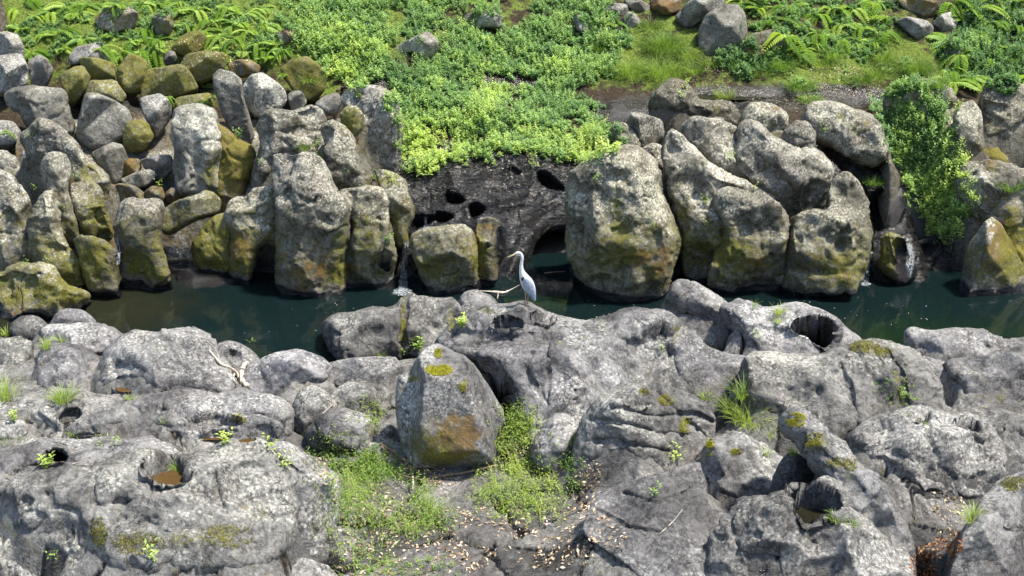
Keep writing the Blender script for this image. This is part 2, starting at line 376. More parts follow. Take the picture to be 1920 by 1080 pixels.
# colour marks in the photograph's columns and rows: channel, x, y, rx, ry, strength
MARKS = []
ROCKS = {}; HOLES = []; HOLE_AT = {}
def rock(key, name, label, poly, zone='near', tilt=None, T=None, R=None, D=None, back=0.0, ang=0, feats=(), sp=None,
         moss=0., wet=0., pale=0., rust=0., amp=1.0, mat=None, smooth=None, planes=(), group=None, cat='rock', low=None, seed=None):
    poly = P_(poly); foot_y = poly[:, 1].max(); ctr0 = poly.mean(0); grow = np.where(ang, 1.0, 1.025)
    poly = ctr0 + (poly - ctr0) * grow; size0 = np.ptp(poly, axis=0)
    if low is None: low = {'near': .16, 'far': .13, 'pile': .08}[zone]
    poly[:, 1] += low * size0[1] * sst(.35, 0, (poly[:, 1].max() - poly[:, 1]) / size0[1])
    seed = seed if seed is not None else sum(ord(c) * (i + 3) for i, c in enumerate(key)) % 997
    r = np.random.default_rng(seed)
    tilt = {'near': 42, 'far': 12, 'pile': 22}[zone] if tilt is None else tilt
    size = np.ptp(poly, axis=0)
    sp = sp or {'near': 3.6, 'far': 3.3, 'pile': 3.0}[zone]
    if max(size) < 60: sp = min(sp, 2.6)
    pl = chaikin(poly, 1 if ang else 2, .12 if ang else .17)
    pl = resample(pl, sp)
    wob = .012 * min(size)
    # interior points
    x0, y0 = pl.min(0); x1, y1 = pl.max(0)
    gx, gy = np.meshgrid(np.arange(x0, x1, sp), np.arange(y0, y1, sp * .866)); gx = gx + (np.arange(gy.shape[0])[:, None] % 2) * sp / 2
    gp = np.c_[gx.ravel(), gy.ravel()] + r.uniform(-.12, .12, (gx.size, 2)) * sp
    gp = gp[inside(gp, pl)]; gp = gp[seg_dist(gp, pl) > .62 * sp]
    tn = np.roll(pl, -1, 0) - np.roll(pl, 1, 0); tn /= np.linalg.norm(tn, axis=1, keepdims=True) + 1e-9
    nn = np.c_[-tn[:, 1], tn[:, 0]]
    ring = np.vstack([pl + nn * sp * .3, pl - nn * sp * .3]); ring = ring[inside(ring, pl)]; ring = ring[seg_dist(ring, pl) > .2 * sp]
    pts = np.vstack([pl, ring, gp]); nb = len(pl)
    ed = [(i, (i + 1) % nb) for i in range(nb)]
    vv, _, ff, *_ = delaunay_2d_cdt([Vector(p) for p in pts], ed, [list(range(nb))], 1, 1e-4)
    pts = np.array([[a.x, a.y] for a in vv]); tr = []
    for f in ff:
        for k in range(1, len(f) - 1): tr.append((f[0], f[k], f[k + 1]))
    tr = np.array(tr, int)
    # base plane
    cx = poly[:, 0].mean(); yb = foot_y; cy = poly[:, 1].mean()
    g = ground_hit(cx, min(yb, 1150))
    if D is not None:
        d0 = rays(cx, yb); g = CAM + d0 * (D / d0[1])
    dist = np.linalg.norm(g - CAM); s = dist / FPX
    d = seg_dist(pts, pl) * s; d[d < 1e-4 * s] = 0; dm = d.max()
    T = (T if T is not None else (.80 if ang else (.5 if zone == 'far' else .54)) * min(size) * s * .8); 
    Rr = (R * s if R else dm * (.5 if ang else (.50 if zone == 'far' else .75)))
    t = np.clip(d / Rr, 0, 1); prof = np.sqrt(1 - (1 - t) ** 2)
    h = T * prof
    u = (pts - [cx, cy]) * s
    if planes:
        for (ax, ay, c, sx, sy) in planes:
            h = np.minimum(h, c + sx * (pts[:, 0] - ax) * s + sy * (pts[:, 1] - ay) * s)
        h = np.maximum(h, .25 * T * prof)
    elif ang:
        ap = r.uniform(-.18, .18, 2) * size * s + [0, -.12 * size[1] * s]; hp = np.full(len(pts), 9.0); H0 = T * 1.15
        for a0, sl in ((-95, .75), (180, 1.0), (5, .9), (80, .75), (r.uniform(20, 160), .55), (r.uniform(-170, -20), .6))[:max(4, ang)]:
            a = math.radians(a0 + r.uniform(-32, 32)); e = np.array([math.cos(a), math.sin(a)]); sup = max((u @ e).max() - ap @ e, .05)
            q_ = u @ e - ap @ e; hp = np.minimum(hp, H0 * r.uniform(.92, 1.12) - sl * r.uniform(.75, 1.4) * H0 / sup * np.maximum(q_, -.25 * sup))
        h = np.minimum(np.maximum(hp, .15 * T * prof), T * 1.5 * np.sqrt(1 - (1 - np.clip(d / (dm * .22), 0, 1)) ** 2))
    if not ang and not planes and not name.startswith('wet'):
        for _k in range(7 if zone == 'far' else 6):
            a = r.uniform(0, 6.283); e = np.array([math.cos(a), math.sin(a)]); c_ = u @ e; sup = c_.max()
            cut = (sup * r.uniform(.25, .75) - c_) * r.uniform(.35, .9) + T * r.uniform(.82, 1.0)
            h = np.minimum(h, np.maximum(cut, .30 * T * prof))
    # smooth the height
    it = smooth if smooth is not None else (1 if ang else (3 if zone == 'far' else 6))
    E = np.vstack([tr[:, [0, 1]], tr[:, [1, 2]], tr[:, [2, 0]]]); E = np.vstack([E, E[:, ::-1]])
    deg = np.bincount(E[:, 0], minlength=len(pts)); bd = d <= 0
    for _ in range(it):
        h = np.where(bd, h, .5 * h + .5 * np.bincount(E[:, 0], h[E[:, 1]], len(pts)) / np.maximum(deg, 1))
    tw = CAM - g; tw = tw / np.linalg.norm(tw)
    hole = np.zeros(len(pts)); down = np.zeros((len(pts), 3)); edge = sst(0, .25 * dm, d)
    for f in feats:
        k = f[0]
        if k in ('g', 'hole'):
            _, fx, fy, rx, ry, rot, a = f; c_, s_ = math.cos(math.radians(rot)), math.sin(math.radians(rot))
            q = pts - [fx, fy]; X = (q[:, 0] * c_ + q[:, 1] * s_) / rx; Y = (-q[:, 0] * s_ + q[:, 1] * c_) / ry
            rr = np.hypot(X, Y) * (1 + .12 * np.sin(3 * np.arctan2(Y, X) + seed))
            if k == 'g': h = h + a * np.exp(-rr ** 2 * 1.4) * edge
            else:
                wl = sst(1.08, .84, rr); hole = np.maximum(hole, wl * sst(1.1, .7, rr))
                ax = np.array([0, .15, -1.0]) if zone == 'near' and a < .6 else -tw * .85 + np.array([0, 0, -.4]); ax = ax / np.linalg.norm(ax)
                down += (wl * a)[:, None] * ax; HOLES.append((key, fx, fy, rx * s, ry * s, a)); h = h + .010 * np.exp(-((rr - 1.25) / .2) ** 2) * edge
        elif k == 'crack':
            q = P_(f[1]); dd = np.full(len(pts), 1e9)
            for a, b in zip(q[:-1], q[1:]):
                ab = b - a; tt = np.clip(((pts - a) @ ab) / (ab @ ab), 0, 1); dd = np.minimum(dd, np.linalg.norm(pts - (a + tt[:, None] * ab), axis=1))
            wob2 = fbm(np.c_[pts * .03, pts[:, 0] * 0], 1, 2, seed) * 2
            h = h - f[3] * np.exp(-((dd + wob2 * .5) / f[2]) ** 2)
    # 3-D: base plane leans back by tilt
    ti = math.radians(tilt); N = np.array([0, -math.cos(ti), math.sin(ti)])
    rd = rays(pts[:, 0], pts[:, 1]); g2 = g + np.array([0, back + (.45 if zone == 'near' else .3) * T, 0])
    B = CAM + rd * (((g2 - CAM) @ N) / (rd @ N))[:, None]
    lowp = sst(poly[:, 1].max() - .35 * size[1], poly[:, 1].max(), pts[:, 1])
    front = B + tw * h[:, None] + down
    hb = -(.8 * T) * prof
    backv = B + tw * hb[:, None] + np.array([0, 0, -1.0]) * (.35 * T * prof)[:, None]
    for f in feats:
        if f[0] == 'hole':
            i_ = np.argmin(((pts - [f[1], f[2]]) ** 2).sum(1)); HOLE_AT[(key, f[1])] = (front[i_] - down[i_], f[3] * s, f[4] * s, f[6])
    nmap = np.arange(len(pts)); inn = ~bd; nmap2 = np.where(bd, np.arange(len(pts)), 0); nmap2[inn] = len(pts) + np.arange(inn.sum())
    V = np.vstack([front, backv[inn]]); pxy = np.vstack([pts, pts[inn]])
    hol = np.r_[hole, np.zeros(inn.sum())]
    F = np.vstack([tr, nmap2[tr][:, ::-1]])
    n = normals(V, F)
    if (n[:len(pts)] @ tw).mean() < 0: F = F[:, ::-1]; n = -n
    o3 = r.uniform(0, 50, 3)
    sz = min(1.0, min(size) * s / .9); 
    Vn = V + o3
    if ang:
        f1 = fbm(Vn, 2.2, 2, seed); f2 = fbm(Vn, 7, 3, seed + 3); f3 = fbm(Vn * [1, 1, 1.8], 20, 3, seed + 5)
        sc2 = scallop(Vn * 4.0, seed + 4)
        disp = amp * (sz * .04 * f1 + .014 * f2 * sz ** .5 + .009 * f3 + .022 * sz * (sc2 - .35))
    else:
        f1 = fbm(Vn, 1.5, 2, seed); f2 = 1 - 2 * np.abs(fbm(Vn, 3.6, 2, seed + 3)); f3 = fbm(Vn, 12, 4, seed + 5)
        pit = sst(.42, .62, fbm(Vn, 6.0, 2, seed + 8))
        wv = Vn + .25 * np.stack([fbm(Vn, 2.0, 2, seed + 11), fbm(Vn, 2.0, 2, seed + 12), fbm(Vn, 2.0, 2, seed + 13)], 1)
        sc = scallop(wv * ([1.7, 1.7, 1.25] if zone == 'far' else [2.1, 2.1, 1.7]), seed); sc2 = scallop(wv * 5.5, seed + 4); msk = sst(-.35, .35, fbm(Vn, 1.3, 2, seed + 14))
        ck = fbm(Vn, 1.15, 3, seed + 15); ck = -.035 * np.exp(-(ck / .035) ** 2)
        disp = amp * (sz * .11 * f1 + .022 * f2 * sz + (.016 if zone == 'far' else .011) * f3 - .04 * pit * sz ** .5 + ck * sz + sz * ((.32 if zone == 'far' else .23) * (sc - .35) * (.45 + .55 * msk) + (.035 if zone == 'far' else .022) * (sc2 - .35) * (1 - .6 * msk)))
    V = V + n * (disp * np.r_[(.55 + .45 * edge), np.ones(inn.sum())])[:, None]
    # colour marks
    mk = np.zeros((len(V), 4)); mk[:, 0] = moss * (1.7 if zone == 'pile' else 1); mk[:, 1] = wet; mk[:, 2] = pale; mk[:, 3] = rust
    mn = fbm(V, 1.6, 3, 77)
    if zone == 'far':
        z = V[:, 2]
        mk[:, 0] += ((.44 + .16 * sst(-2.2, -4.5, V[:, 0])) * sst(2.2, .6, z + .8 * mn) * sst(.10, .30, z) + .16) * (.9 + .6 * mn)
        mk[:, 3] += .40 * sst(1.7, .5, z + .4 * mn) * (.7 + 1.0 * fbm(V, 1.1, 2, 91))
        mk[:, 1] += .8 * sst(.22, .05, z + .1 * mn)
        mk[:, 2] += .5 * sst(.8, 1.8, z)
    ox, oy = project(V)
    for (ch, mx, my, rx, ry, st) in MARKS:
        if mx + 2 * rx < ox.min() or mx - 2 * rx > ox.max() or my + 2 * ry < oy.min() or my - 2 * ry > oy.max(): continue
        q = ((ox - mx) / rx) ** 2 + ((oy - my) / ry) ** 2
        mk[:, ch] += st * (.85 if zone == 'far' and ch == 0 else 1) * np.exp(-q * .9)
    mk[:, 1] = np.maximum(mk[:, 1], hol * (.95 if any(f[0] == 'hole' and f[6] > .6 for f in feats) else .6))  # potholes wet-dark, with the shade of their insides painted in
    mk = np.clip(mk, 0, 1)
    base = [float(V[:, 0].mean()), float(V[:, 1].mean()), float(V[:, 2].min())]
    o = mesh_np(name, V, F, mat=M[mat or zone], attrs={'mk': mk}, loc=base)
    tag(o, label, cat, group); ROCKS[key] = o
    return o

# ------------------------------------------------------------------ colour marks (0 moss, 1 wet, 2 pale lichen, 3 rusty film)
MARKS += [
 # yellow moss on the near rocks
 (0, 822, 694, 24, 9, .9), (0, 775, 708, 12, 8, .9), (0, 868, 720, 8, 12, .6), (0, 822, 663, 7, 9, .7), (0, 1200, 735, 14, 8, .6), (0, 1250, 750, 16, 10, .8),
 (0, 1285, 800, 12, 14, .8), (0, 1330, 835, 9, 16, .9), (0, 1380, 848, 9, 5, .6), (0, 1492, 786, 18, 12, .9), (0, 1530, 828, 22, 16, .8), (0, 1575, 870, 34, 14, .6), (0, 1600, 895, 20, 14, .4),
 (0, 1620, 650, 28, 12, .9), (0, 1655, 660, 18, 9, .8), (0, 1682, 700, 8, 30, .7), (0, 1690, 750, 10, 26, .8), (0, 1602, 790, 8, 14, .5), (0, 1800, 950, 12, 8, .5), (0, 1900, 910, 26, 14, .7), (0, 1865, 1078, 10, 6, .8),
 (0, 757, 590, 6, 40, .9), (0, 755, 640, 12, 24, .7), (0, 846, 600, 9, 26, .9), (0, 912, 583, 15, 9, .8), (0, 1265, 640, 9, 26, .6), (0, 1275, 615, 12, 10, .6), (0, 985, 648, 8, 5, .6), (0, 1048, 645, 12, 6, .6), (0, 1090, 634, 12, 6, .5),
 (0, 445, 785, 14, 8, .7), (0, 78, 680, 10, 6, .5), (3, 78, 680, 12, 8, .5), (0, 290, 655, 30, 8, .3),
 # dark mossy faces at the lower left
 (0, 185, 1000, 16, 30, .75), (0, 255, 1020, 40, 24, .6), (0, 335, 1010, 34, 18, .5), (0, 420, 1005, 50, 26, .6), (0, 480, 960, 30, 18, .5), (0, 590, 1000, 24, 26, .6), (0, 600, 930, 30, 30, .4), (0, 560, 900, 20, 8, .5),
 (3, 430, 955, 50, 22, .3), (2, 210, 910, 20, 14, .7), (2, 330, 900, 30, 10, .7), (2, 400, 920, 40, 18, .5), (2, 480, 900, 40, 20, .5), (2, 90, 960, 60, 25, .3),
 # the big split boulder
 (3, 865, 810, 46, 50, .75), (0, 800, 830, 56, 48, .75), (2, 830, 750, 50, 34, .6), (0, 850, 860, 56, 18, .7), (3, 810, 835, 70, 40, .45), (3, 755, 740, 12, 40, .3), (2, 820, 760, 30, 30, .5), (2, 800, 655, 24, 12, .6),
 (0, 700, 800, 16, 30, .4), (3, 735, 770, 12, 14, .5), (0, 1350, 470, 50, 30, .4), (2, 1130, 830, 40, 50, .3), (0, 1230, 880, 50, 14, .4),
 (1, 1200, 800, 80, 50, .18), (1, 1080, 850, 12, 40, .2), (1, 1440, 990, 60, 40, .12), (1, 1230, 940, 120, 60, .22), (1, 1130, 620, 30, 20, .1),
 (1, 1250, 650, 25, 20, .2), (1, 1780, 700, 40, 30, .1), (3, 1480, 760, 60, 30, .18), (0, 1800, 760, 40, 20, .35), (0, 1830, 700, 60, 50, .2),
 # far bank: bright yellow-green moss
 (0, 110, 545, 46, 26, .7), (0, 150, 510, 18, 30, .6), (0, 30, 570, 20, 20, .4), (0, 185, 480, 16, 34, .5), (0, 258, 500, 20, 16, .6), (3, 235, 480, 16, 18, .5), (0, 165, 320, 26, 34, .55), (0, 185, 400, 26, 34, .5), (3, 60, 350, 14, 30, .3),
 (0, 390, 460, 26, 26, .5), (3, 450, 470, 16, 34, .6), (0, 440, 500, 16, 20, .4), (0, 395, 330, 18, 40, .55), (3, 440, 300, 34, 50, .55), (0, 440, 290, 34, 30, .45), (3, 600, 500, 26, 26, .3), (0, 635, 515, 14, 24, .8), (0, 640, 470, 10, 40, .55),
 (0, 690, 430, 22, 50, .35), (3, 655, 500, 20, 18, .5), (0, 700, 340, 30, 10, .6), (0, 730, 330, 16, 16, .5), (3, 755, 380, 12, 30, .5), (0, 725, 270, 16, 40, .35), (0, 655, 230, 24, 24, .7), (3, 705, 295, 20, 10, .4),
 (3, 890, 460, 6, 50, .4), (0, 900, 480, 10, 40, .8), (0, 820, 500, 30, 18, .5), (3, 915, 420, 18, 14, .4), (0, 1170, 440, 30, 50, .55), (0, 1155, 380, 8, 40, .5), (0, 1225, 430, 18, 14, .6), (0, 1140, 490, 50, 26, .4), (3, 1200, 480, 34, 20, .5),
 (0, 1280, 400, 16, 60, .4), (3, 1420, 490, 26, 14, .5), (0, 1370, 470, 40, 30, .45), (0, 1580, 500, 40, 20, .4), (0, 1345, 205, 10, 14, .5), (0, 1265, 165, 20, 6, .4), (3, 1458, 203, 10, 5, .8), (0, 1575, 218, 7, 8, .9), (0, 1610, 240, 30, 16, .5), (3, 1630, 230, 12, 10, .4),
 (0, 1675, 470, 24, 30, .5), (0, 1900, 480, 24, 60, .9), (3, 1885, 440, 20, 40, .8), (0, 1860, 290, 30, 50, .5), (3, 1860, 280, 24, 50, .5), (0, 1895, 400, 30, 18, .3), (1, 1880, 380, 24, 20, .3),
 (1, 505, 490, 36, 40, .5), (1, 720, 480, 12, 12, .3), (1, 340, 475, 24, 26, 1.0), (1, 345, 520, 40, 16, .6), (0, 340, 525, 30, 14, .3), (1, 225, 490, 10, 40, .6), (1, 940, 450, 14, 50, .9), (1, 905, 530, 30, 14, .4), (1, 745, 520, 14, 40, .5),
 (1, 1105, 500, 18, 40, .4), (1, 1700, 500, 26, 60, .9), (1, 1760, 500, 50, 50, .9), (1, 1340, 470, 12, 50, .3),
 # pile
 (2, 195, 215, 30, 20, .6), (3, 60, 172, 30, 6, .6), (0, 60, 225, 40, 14, .3), (2, 495, 150, 20, 14, .7),
]

# ------------------------------------------------------------------ rocks of the far bank
FB = 'water-carved rocks of the far bank'
def far(key, label, poly, name='rock_pillar', **k): return rock(key, name, label, poly, 'far', group=FB, **k)
far('F1', 'low pale-topped rock thick with yellow-green moss at the far left waterline', '-30,515 0,510 15,497 50,492 90,492 110,505 130,530 160,540 174,555 165,572 100,588 30,592 -30,592', 'boulder', T=.55, tilt=25, feats=[('g', 45, 535, 14, 18, -20, -.12), ('g', 75, 510, 25, 10, 0, .06)])
far('F2a', 'tall grey-brown rock cut off by the left edge above the moss', '-40,322 0,318 30,330 45,350 55,375 60,420 75,470 62,510 0,520 -40,520', D=21.7, back=.0, feats=[('g', 10, 430, 10, 40, 0, -.12)])
far('F2f', 'small mossy slope rock with a pale crest between two pillars', '132,450 150,438 180,448 208,458 226,470 220,500 216,530 232,548 185,556 165,535 145,480', 'boulder', D=21.15)
far('F2c', 'slender grey pillar flaring into a mossy foot', '75,368 85,358 100,360 108,385 112,430 135,462 160,500 180,548 140,566 90,540 58,480 55,420 60,390', D=21.35, feats=[('g', 115, 470, 20, 8, 0, -.08)])
far('F2b', 'upright rounded stone with a white lichen top', '80,303 95,288 118,288 132,300 136,325 130,350 140,395 150,432 118,445 95,420 85,390 78,340', D=22.1, feats=[('g', 105, 320, 12, 20, 0, .05)])
far('F2d', 'long domed rock with yellow moss running down its right flank', '42,258 60,235 90,230 120,240 140,262 160,290 190,310 200,340 200,372 165,362 130,350 120,320 80,300 50,280', 'boulder', D=23.0, T=.5, feats=[('g', 75, 255, 18, 9, 10, -.1)])
far('F2e', 'smooth olive pillow of rock left of the square pillar', '130,345 160,335 190,355 202,390 214,437 180,447 150,437 136,410 126,370', 'boulder', D=22.4)
far('F3', 'squarish flat-topped pillar with a green moss spot near its foot', '214,400 222,380 245,373 280,375 298,385 301,410 298,440 310,480 320,510 332,540 290,550 240,550 222,510 216,460', T=.42, R=34, D=21.45, feats=[('g', 250, 520, 20, 12, 0, .04)])
far('F3b', 'low wet shelf of dark rock curving along the waterline', '100,592 160,562 220,532 300,520 340,520 335,546 260,556 190,572', 'rock_shelf', tilt=70, T=.18, wet=.35, D=21.3)
far('F4', 'long grey slab bridging the small cascade', '298,398 330,375 370,365 385,355 400,360 416,375 413,398 370,407 320,427 302,425', 'rock_slab', ang=6, D=22.2, T=.35, tilt=30, moss=.05)
far('F5', 'rounded brown moss-covered rock right of the small cascade', '358,455 380,425 400,408 428,400 434,430 438,480 436,512 390,510 363,490', 'boulder', D=22.0, moss=.25, rust=.15)
far('F5b', 'flat shelf of wet stone below the small cascade', '333,510 360,500 410,515 442,525 430,542 380,547 333,540', 'rock_shelf', tilt=65, T=.16, wet=.35, D=21.6)
far('F6', 'hollowed rock arching over a black waterline cave', '424,400 430,378 455,362 480,352 514,352 526,372 526,468 500,458 486,466 478,490 470,520 468,534 435,538 431,500 434,455 426,430', D=21.75, T=.4, feats=[('g', 475, 412, 12, 8, 0, -.08)], rust=.1)
far('F7a', 'broad head of rock behind the great pillar with grass in its seam', '474,330 485,270 487,230 500,212 545,205 585,195 606,210 602,240 612,285 560,300 522,300 500,340 478,365', 'boulder', D=22.9, T=.6, feats=[('g', 545, 250, 60, 5, -4, -.12)])
far('F7d', 'slanting grey rock with a white streaked crown behind the saddle', '600,238 625,228 650,240 665,270 680,295 694,325 692,350 655,360 622,358 612,320 603,285', 'boulder', D=22.5)
far('F8', 'tall weathered head of rock with brown moss patches left of the green plants', '634,182 660,165 700,163 735,180 748,210 756,250 752,290 742,325 710,322 690,305 665,265 640,238 650,210', 'boulder', D=23.4, T=.6, feats=[('g', 690, 230, 8, 35, 15, -.08)])
far('F8b', 'round mossy boulder lodged in a cleft of lichened rock', '634,215 650,198 670,199 682,215 681,238 664,254 645,243', 'boulder', D=23.0, moss=.4)
far('F7e', 'leaning mossy shoulder rock above the narrow waterfall', '700,322 720,312 745,325 760,350 768,385 762,420 770,445 745,452 730,410 718,370', 'boulder', D=22.1, moss=.15)
far('F7c', 'fluted mossy right half of the great pillar with a saddle on top', '626,368 650,352 690,350 715,358 730,380 730,405 738,432 744,470 738,512 738,545 690,553 636,553 632,480 640,430 636,390', T=.5, D=21.5, feats=[('g', 655, 440, 9, 70, 3, -.16), ('g', 710, 420, 10, 40, 0, -.08), ('hole', 722, 490, 13, 17, 0, .3), ('g', 690, 490, 16, 10, 0, -.08)])
far('F7b', 'great grey rock pillar standing in the river with smooth sides', '510,294 530,285 560,290 590,285 608,300 622,325 626,350 640,372 664,390 668,430 650,480 648,520 650,553 590,557 535,550 524,500 521,430 514,370 508,330', T=.62, D=21.35, R=45, feats=[('g', 545, 450, 10, 70, 4, -.10), ('hole', 590, 378, 6, 5, 0, .1), ('g', 580, 330, 20, 30, 0, .06)])
far('F9w', 'wet black rock beside the narrow waterfall', '735,452 762,448 782,452 790,500 800,552 768,552 735,545 730,500', 'boulder', wet=.9, D=22.1, T=.2, mat='wet')
far('F9', 'squat grey block in the cleft right of the narrow waterfall', '773,445 800,430 840,424 870,424 888,432 897,470 902,510 908,548 860,556 800,556 790,520 780,480', 'boulder', T=.5, D=21.45, R=30, feats=[('g', 815, 500, 28, 18, 0, -.14), ('g', 860, 470, 14, 40, 0, .06)])
far('F9b', 'orange-streaked rock fin hollowed by the current', '884,450 892,415 915,405 937,415 948,440 940,470 930,500 925,535 900,542 888,500', 'rock_fin', T=.35, D=21.6, rust=.05, feats=[('g', 935, 455, 9, 36, 8, -.22), ('hole', 916, 462, 7, 3, 5, .1)])
far('FW', 'broad wet black rock slope pitted with round potholes', '728,335 790,300 870,280 960,268 1060,278 1120,300 1110,360 1085,425 1035,432 1005,450 985,485 965,520 945,548 895,552 850,470 800,455 750,440 730,400', 'wet_rock_slope', wet=.95, T=.35, mat='wet', amp=.42, tilt=58, D=22.0, R=30, smooth=8, sp=3.0,
    feats=[('hole', 852, 373, 18, 12, 15, .9), ('hole', 833, 408, 16, 10, 0, .8), ('hole', 893, 396, 15, 14, 0, .9), ('hole', 795, 414, 20, 10, -8, .6), ('hole', 1028, 343, 28, 13, 30, .6), ('hole', 962, 322, 12, 6, 20, .12),
           ('g', 940, 390, 70, 10, -8, .09), ('g', 860, 360, 90, 8, -4, -.05), ('g', 1010, 400, 60, 8, -25, -.05), ('g', 960, 500, 12, 40, 30, .08)])
far('F10', 'big free-standing rounded boulder right of the black cave', '1060,375 1068,330 1090,305 1130,290 1160,280 1197,282 1220,298 1234,325 1242,370 1264,410 1277,440 1272,470 1257,500 1245,530 1200,540 1140,540 1108,530 1085,492 1070,460 1058,420', 'boulder', T=.95, D=21.3,
    feats=[('g', 1150, 340, 30, 14, 0, -.10), ('g', 1205, 330, 20, 14, 20, -.12), ('g', 1215, 400, 24, 24, 0, -.12), ('g', 1120, 420, 10, 60, -8, .1), ('g', 1085, 440, 14, 60, -8, -.12), ('crack', '1155,350 1158,420', 3, .03), ('g', 1240, 450, 10, 50, 10, .08)])
far('F11', 'long fin of rock sweeping down from the upper ledge', '1240,262 1255,240 1275,245 1300,275 1330,305 1370,335 1410,348 1452,362 1464,388 1400,420 1360,470 1350,530 1290,540 1285,500 1275,460 1262,410 1250,350 1240,300', 'rock_fin', T=.7, D=21.75, feats=[('g', 1300, 350, 20, 60, -30, -.14), ('g', 1370, 345, 40, 8, 25, .08)])
far('F13', 'pale-crested block above the waterline lobes', '1384,295 1385,240 1410,232 1440,250 1470,270 1495,280 1530,279 1552,295 1562,325 1550,360 1545,400 1500,405 1470,400 1440,370 1400,345 1380,320', 'boulder', T=.6, D=22.4, feats=[('g', 1480, 330, 60, 12, 40, .1), ('g', 1440, 320, 30, 30, 0, -.12)])
far('F14', 'rounded grey stone with an orange moss mark on its corner', '1390,218 1405,195 1430,189 1457,194 1480,213 1482,238 1455,252 1420,250 1395,242', 'boulder', D=23.3, T=.4)
far('F14b', 'small whitish knob of rock above the pale-crested block', '1464,245 1490,224 1515,229 1530,255 1522,283 1490,288 1466,272', 'boulder', D=22.9, T=.35)
far('F15', 'fissured grey rock between the fin and the pale block', '1284,240 1300,222 1340,220 1382,240 1390,270 1384,315 1350,330 1318,300 1290,270', 'boulder', D=22.9, T=.45)
far('F11b', 'broad smooth lobe standing in the river below the long fin', '1338,385 1348,362 1375,356 1400,360 1440,368 1464,390 1476,420 1480,470 1474,534 1400,540 1320,538 1325,500 1345,470 1352,430', 'boulder', T=.6, D=21.4, feats=[('g', 1400, 430, 26, 30, 0, -.14), ('g', 1345, 450, 6, 60, 0, -.1), ('g', 1352, 372, 8, 8, 0, .06)])
far('F12', 'tall knobbed rock with a scooped side next to the right-hand gully', '1472,440 1484,408 1503,394 1532,388 1550,392 1551,360 1562,335 1585,324 1606,334 1620,360 1630,400 1634,440 1627,485 1605,520 1565,534 1500,538 1466,536 1468,480', T=.62, D=21.4, feats=[('g', 1575, 455, 12, 28, 0, -.16), ('g', 1596, 430, 7, 50, -4, .08), ('g', 1520, 480, 30, 20, 0, .08), ('g', 1560, 395, 8, 20, 20, -.1), ('g', 1520, 510, 60, 8, 3, -.1)])
far('F16', 'upper dark-topped rock beside the brown shallow pool', '1216,188 1235,165 1262,152 1285,158 1310,185 1340,190 1370,200 1384,225 1372,248 1300,240 1260,232 1228,218', 'boulder', D=24.2, T=.55, feats=[('g', 1310, 215, 18, 14, 0, -.1)])
far('F17', 'angular grey stone wedged at the edge of the dark ledge', '1174,225 1185,209 1215,214 1241,226 1246,252 1226,271 1200,276 1184,256', 'angular_boulder', ang=6, D=23.5)
far('F17b', 'smooth dark wet stone behind the big rounded boulder', '1146,238 1172,229 1193,252 1202,290 1170,300 1148,270', 'boulder', wet=.3, D=23.3)
far('F17c', 'small plain stone under the wedged angular stone', '1196,282 1225,267 1243,274 1246,322 1220,318 1202,302', 'boulder', D=23.0)
far('F19', 'blocky lichened rock with dark moss standing in the right-hand stream', '1511,212 1525,193 1560,191 1600,203 1645,218 1656,245 1662,282 1640,297 1600,292 1560,270 1535,263 1515,237', 'boulder', D=23.6, T=.55, R=22, feats=[('g', 1580, 220, 5, 30, 10, -.1), ('g', 1620, 215, 22, 4, 3, -.08)])
far('FR', 'steep wet rock chute holding a dark arched hollow', '1526,275 1570,262 1640,300 1690,340 1712,420 1730,470 1752,545 1640,545 1632,440 1618,360 1575,318', 'wet_rock_slope', wet=.95, T=.3, mat='wet', amp=.42, tilt=50, D=21.9, R=26, smooth=8, feats=[('hole', 1655, 396, 34, 35, 0, 1.5), ('g', 1600, 300, 50, 6, 35, .06)])
far('F20', 'domed pale rock above the long trail of green plants', '1660,188 1680,160 1715,147 1750,146 1787,165 1800,192 1792,222 1750,230 1700,210 1665,205', 'boulder', D=24.2, T=.5)
far('F20b', 'smooth grey rock tongue showing beside the trail of plants', '1743,205 1770,213 1794,235 1792,268 1765,280 1745,255', 'boulder', D=23.7, T=.25)
far('F21b', 'brown mossy ramp of rock at the right with seeping water', '1836,232 1860,255 1885,290 1900,322 1850,325 1832,300', 'boulder', moss=.35, rust=.5, D=23.4, tilt=35)
far('F21', 'narrow upright stone mottled with lichen near the right edge', '1786,218 1800,195 1825,189 1841,213 1844,250 1842,310 1818,322 1795,315 1788,270', D=23.2, T=.35)
far('F22', 'round-headed tall rock at the upper right edge', '1830,192 1845,165 1880,156 1914,162 1945,190 1945,262 1905,276 1880,280 1855,255 1833,222', 'boulder', D=23.8, T=.55, feats=[('g', 1880, 205, 18, 10, 0, -.1)])
far('F26', 'dark dripping rock wall behind the plant trail', '1690,458 1750,435 1812,430 1818,552 1730,552 1700,520', 'rock_wall', wet=.9, mat='wet', D=22.4, T=.25)
far('F25', 'small mossy stone with a water-worn bowl in its side', '1646,447 1665,431 1690,438 1702,455 1708,490 1722,508 1700,520 1665,522 1648,500', 'boulder', D=21.8, T=.35, moss=.2, feats=[('hole', 1695, 473, 11, 22, -15, .28)])
far('F24b', 'orange and green moss-covered slope at the right edge', '1868,412 1950,430 1950,565 1920,556 1890,490', 'boulder', moss=.4, rust=.5, D=21.9, tilt=30)
far('F23', 'broad whitish boulder at the right edge above the pointed one', '1798,350 1805,312 1830,301 1870,304 1910,320 1955,345 1955,470 1890,460 1850,425 1815,410', 'boulder', D=22.4, T=.6, feats=[('g', 1880, 375, 26, 22, 10, -.14)])
